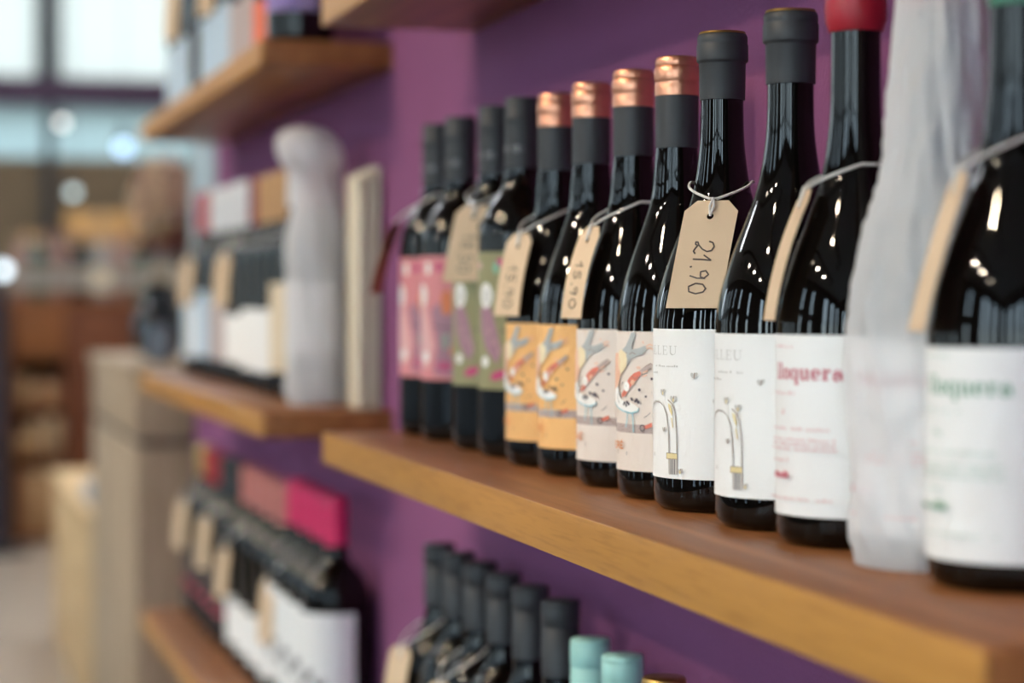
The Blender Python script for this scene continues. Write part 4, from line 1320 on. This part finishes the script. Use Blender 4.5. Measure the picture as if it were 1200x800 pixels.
kinds = [(M_GLASSP, M_DULLCAP, M_LBL_DULL, 'rose'), (M_GLASSL, M_TANCAP, M_LBL_CREAM, 'clear'), (M_GLASSG, M_TANCAP, M_LBL_DULL, 'green'), (M_GLASSB, M_DULLCAP, M_LBL_DULL, 'dark')]
ordw = ['first', 'second', 'third', 'fourth', 'fifth', 'sixth', 'seventh', 'eighth', 'ninth']
cyc = [0, 2, 0, 3, 1, 0, 2, 1, 3]
for k in range(9):
    g, cp, lb, nm = kinds[cyc[k]]
    bottle(0.472 + 0.085 * k, 9.52, 1.03, '%s glass bottle, %s from the left in the front row on the brown unit' % (nm, ordw[k]), G6, kind='bord', r=0.037, h=0.27, glass=g, cap=('tall', 0.225, cp), lab=(0.04, 0.13, lb), rz=R(60))
cyc2 = [1, 0, 3, 2, 1, 0, 3, 1]
for k in range(8):
    g, cp, lb, nm = kinds[cyc2[k]]
    bottle(0.514 + 0.085 * k, 9.615, 1.03, '%s glass bottle, %s from the left in the back row on the brown unit' % (nm, ordw[k]), G6, kind='bord', r=0.037, h=0.285, glass=g, cap=('tall', 0.235, cp), lab=(0.04, 0.13, lb), rz=R(60))

def bulb_mat(name, col, st):
    return mat(name, (0.8, 0.8, 0.8, 1), 0.3, emit=(col, st))
def pendant(x, y, z, r, col, st, label):
    t = empty('pendant_lamp', (x, y, 3.0))
    tag(t, label, 'lamp', 'small pendant lamps at the far end')
    mb = MB(); tube(mb, [(0, 0, z - 3.0 + r * 2.6), (0, 0, -0.02)], 0.0015, M_FRAME, 6); mb.build('cord', t)
    mb = MB(); lathe(mb, [(0.035, -0.022), (0.040, -0.020), (0.040, 0.0)], M_FRAME, 24); mb.build('ceiling_rose', t)
    mb = MB(); lathe(mb, [(r * 0.6, z - 3.0 + r * 0.8), (r * 0.66, z - 3.0 + r * 1.2), (r * 0.5, z - 3.0 + r * 2.6), (r * 0.2, z - 3.0 + r * 2.9)], M_FRAME, 20); mb.build('socket', t)
    mb = MB(); lathe(mb, [(r * math.sin(math.pi * k / 12) + 0.0001, z - 3.0 - r * math.cos(math.pi * k / 12)) for k in range(13)], bulb_mat('bulb_%s' % label.split()[0], col, st), 24, cap_b=False, cap_t=False)
    mb.build('bulb', t)
pendant(0.55, 8.0, 1.655, 0.016, (0.95, 0.85, 0.78, 1), 2.2, 'highest small pendant bulb below the purple transom')
pendant(0.765, 8.0, 1.570, 0.026, (0.35, 0.62, 1.0, 1), 2.2, 'bluish pendant bulb left of the upper shelf end')
pendant(0.587, 8.0, 1.408, 0.018, (0.55, 0.75, 0.75, 1), 1.8, 'lowest dim pendant bulb above the far bottles')
tl = empty('table_lamp', (0.395, 9.20, 0.0))
tag(tl, 'slim standing lamp with a cold white globe at the left edge', 'lamp')
mb = MB(); lathe(mb, [(0.10, 0.0), (0.10, 0.015), (0.02, 0.022)], M_FRAME, 32); mb.build('base', tl)
mb = MB(); tube(mb, [(0, 0, 0.02), (0, 0, 1.12)], 0.008, M_FRAME, 10); mb.build('stem', tl)
mb = MB(); lathe(mb, [(0.026 * math.sin(math.pi * k / 12) + 0.0001, 1.145 - 0.026 * math.cos(math.pi * k / 12)) for k in range(13)], bulb_mat('cold_globe', (0.75, 0.9, 1.0, 1), 3.5), 24, cap_b=False, cap_t=False)
mb.build('globe', tl)
tl.name = 'standing_lamp'

# ------------------------------------------------------------------ ceiling track spots (out of frame; they light the shelves)
for SPOT_X, _e, _c in SPOT_ROWS:
    rown = 'nearer the shelves' if SPOT_X > -2 else 'farther from the shelves'
    tk = bevel_box('lamp_track', (SPOT_X - 0.018, -0.5, 2.965), (SPOT_X + 0.018, 4.5, 3.0), M_FRAME, bev=0.002)
    tag(tk, 'black ceiling track out of frame, the one %s' % rown, 'track', 'lamp tracks')
    adir = Vector((0.50 - SPOT_X, 0, 0.95 - SPOT_Z)).normalized()
    for k, sy in enumerate(SPOT_YS):
        t = empty('track_spotlight', (SPOT_X, sy, 2.965))
        tag(t, 'black track spotlight, %s from the camera on the track %s' % (ordw[k], rown), 'lamp', 'track spotlights')
        q = adir.to_track_quat('Z', 'Y')
        prof = [(0.0005, -0.145), (0.034, -0.14), (0.038, -0.12), (0.038, 0.0), (0.035, 0.0), (0.034, -0.03), (0.0005, -0.036)]
        tmp = MB(); lathe(tmp, prof, M_FRAME, 28)
        off = Vector((0, 0, SPOT_Z - 2.965)) - adir * 0.012
        mb = MB(); mb.add([q @ Vector(v) + off for v in tmp.v], tmp.f, M_FRAME)
        mb.build('housing', t)
        mb = MB(); tube(mb, [off - adir * 0.09, (0, 0, 0.0)], 0.008, M_FRAME, 8); mb.build('arm', t)

# unseen fill panels added to brighten the far end of the shop
M_FILL = mat('fill_panel_glow', (0.8, 0.8, 0.8, 1), 0.5, emit=((0.90, 0.95, 1.0, 1), 62.0))
for k, (px_, py_) in enumerate(((-1.9, 5.8), (-0.6, 5.8), (0.9, 6.6), (-0.6, 7.6), (0.9, 8.4))):
    t = empty('fill_panel', (px_, py_, 3.0))
    tag(t, 'added oblong fill panel out of frame, %s along the shop' % (ordw[k]), 'lamp', 'added fill panels')
    f = MB()
    for (x0, x1, y0, y1) in ((-0.27, -0.25, -0.145, 0.145), (0.25, 0.27, -0.145, 0.145), (-0.25, 0.25, -0.145, -0.125), (-0.25, 0.25, 0.125, 0.145)):
        box(f, (x0, y0, -0.03), (x1, y1, 0.0), M_WHITEWALL)
    f.build('frame', t, smooth=False)
    d = MB(); box(d, (-0.25, -0.125, -0.022), (0.25, 0.125, -0.01), M_FILL)
    d.build('diffuser', t, smooth=False)
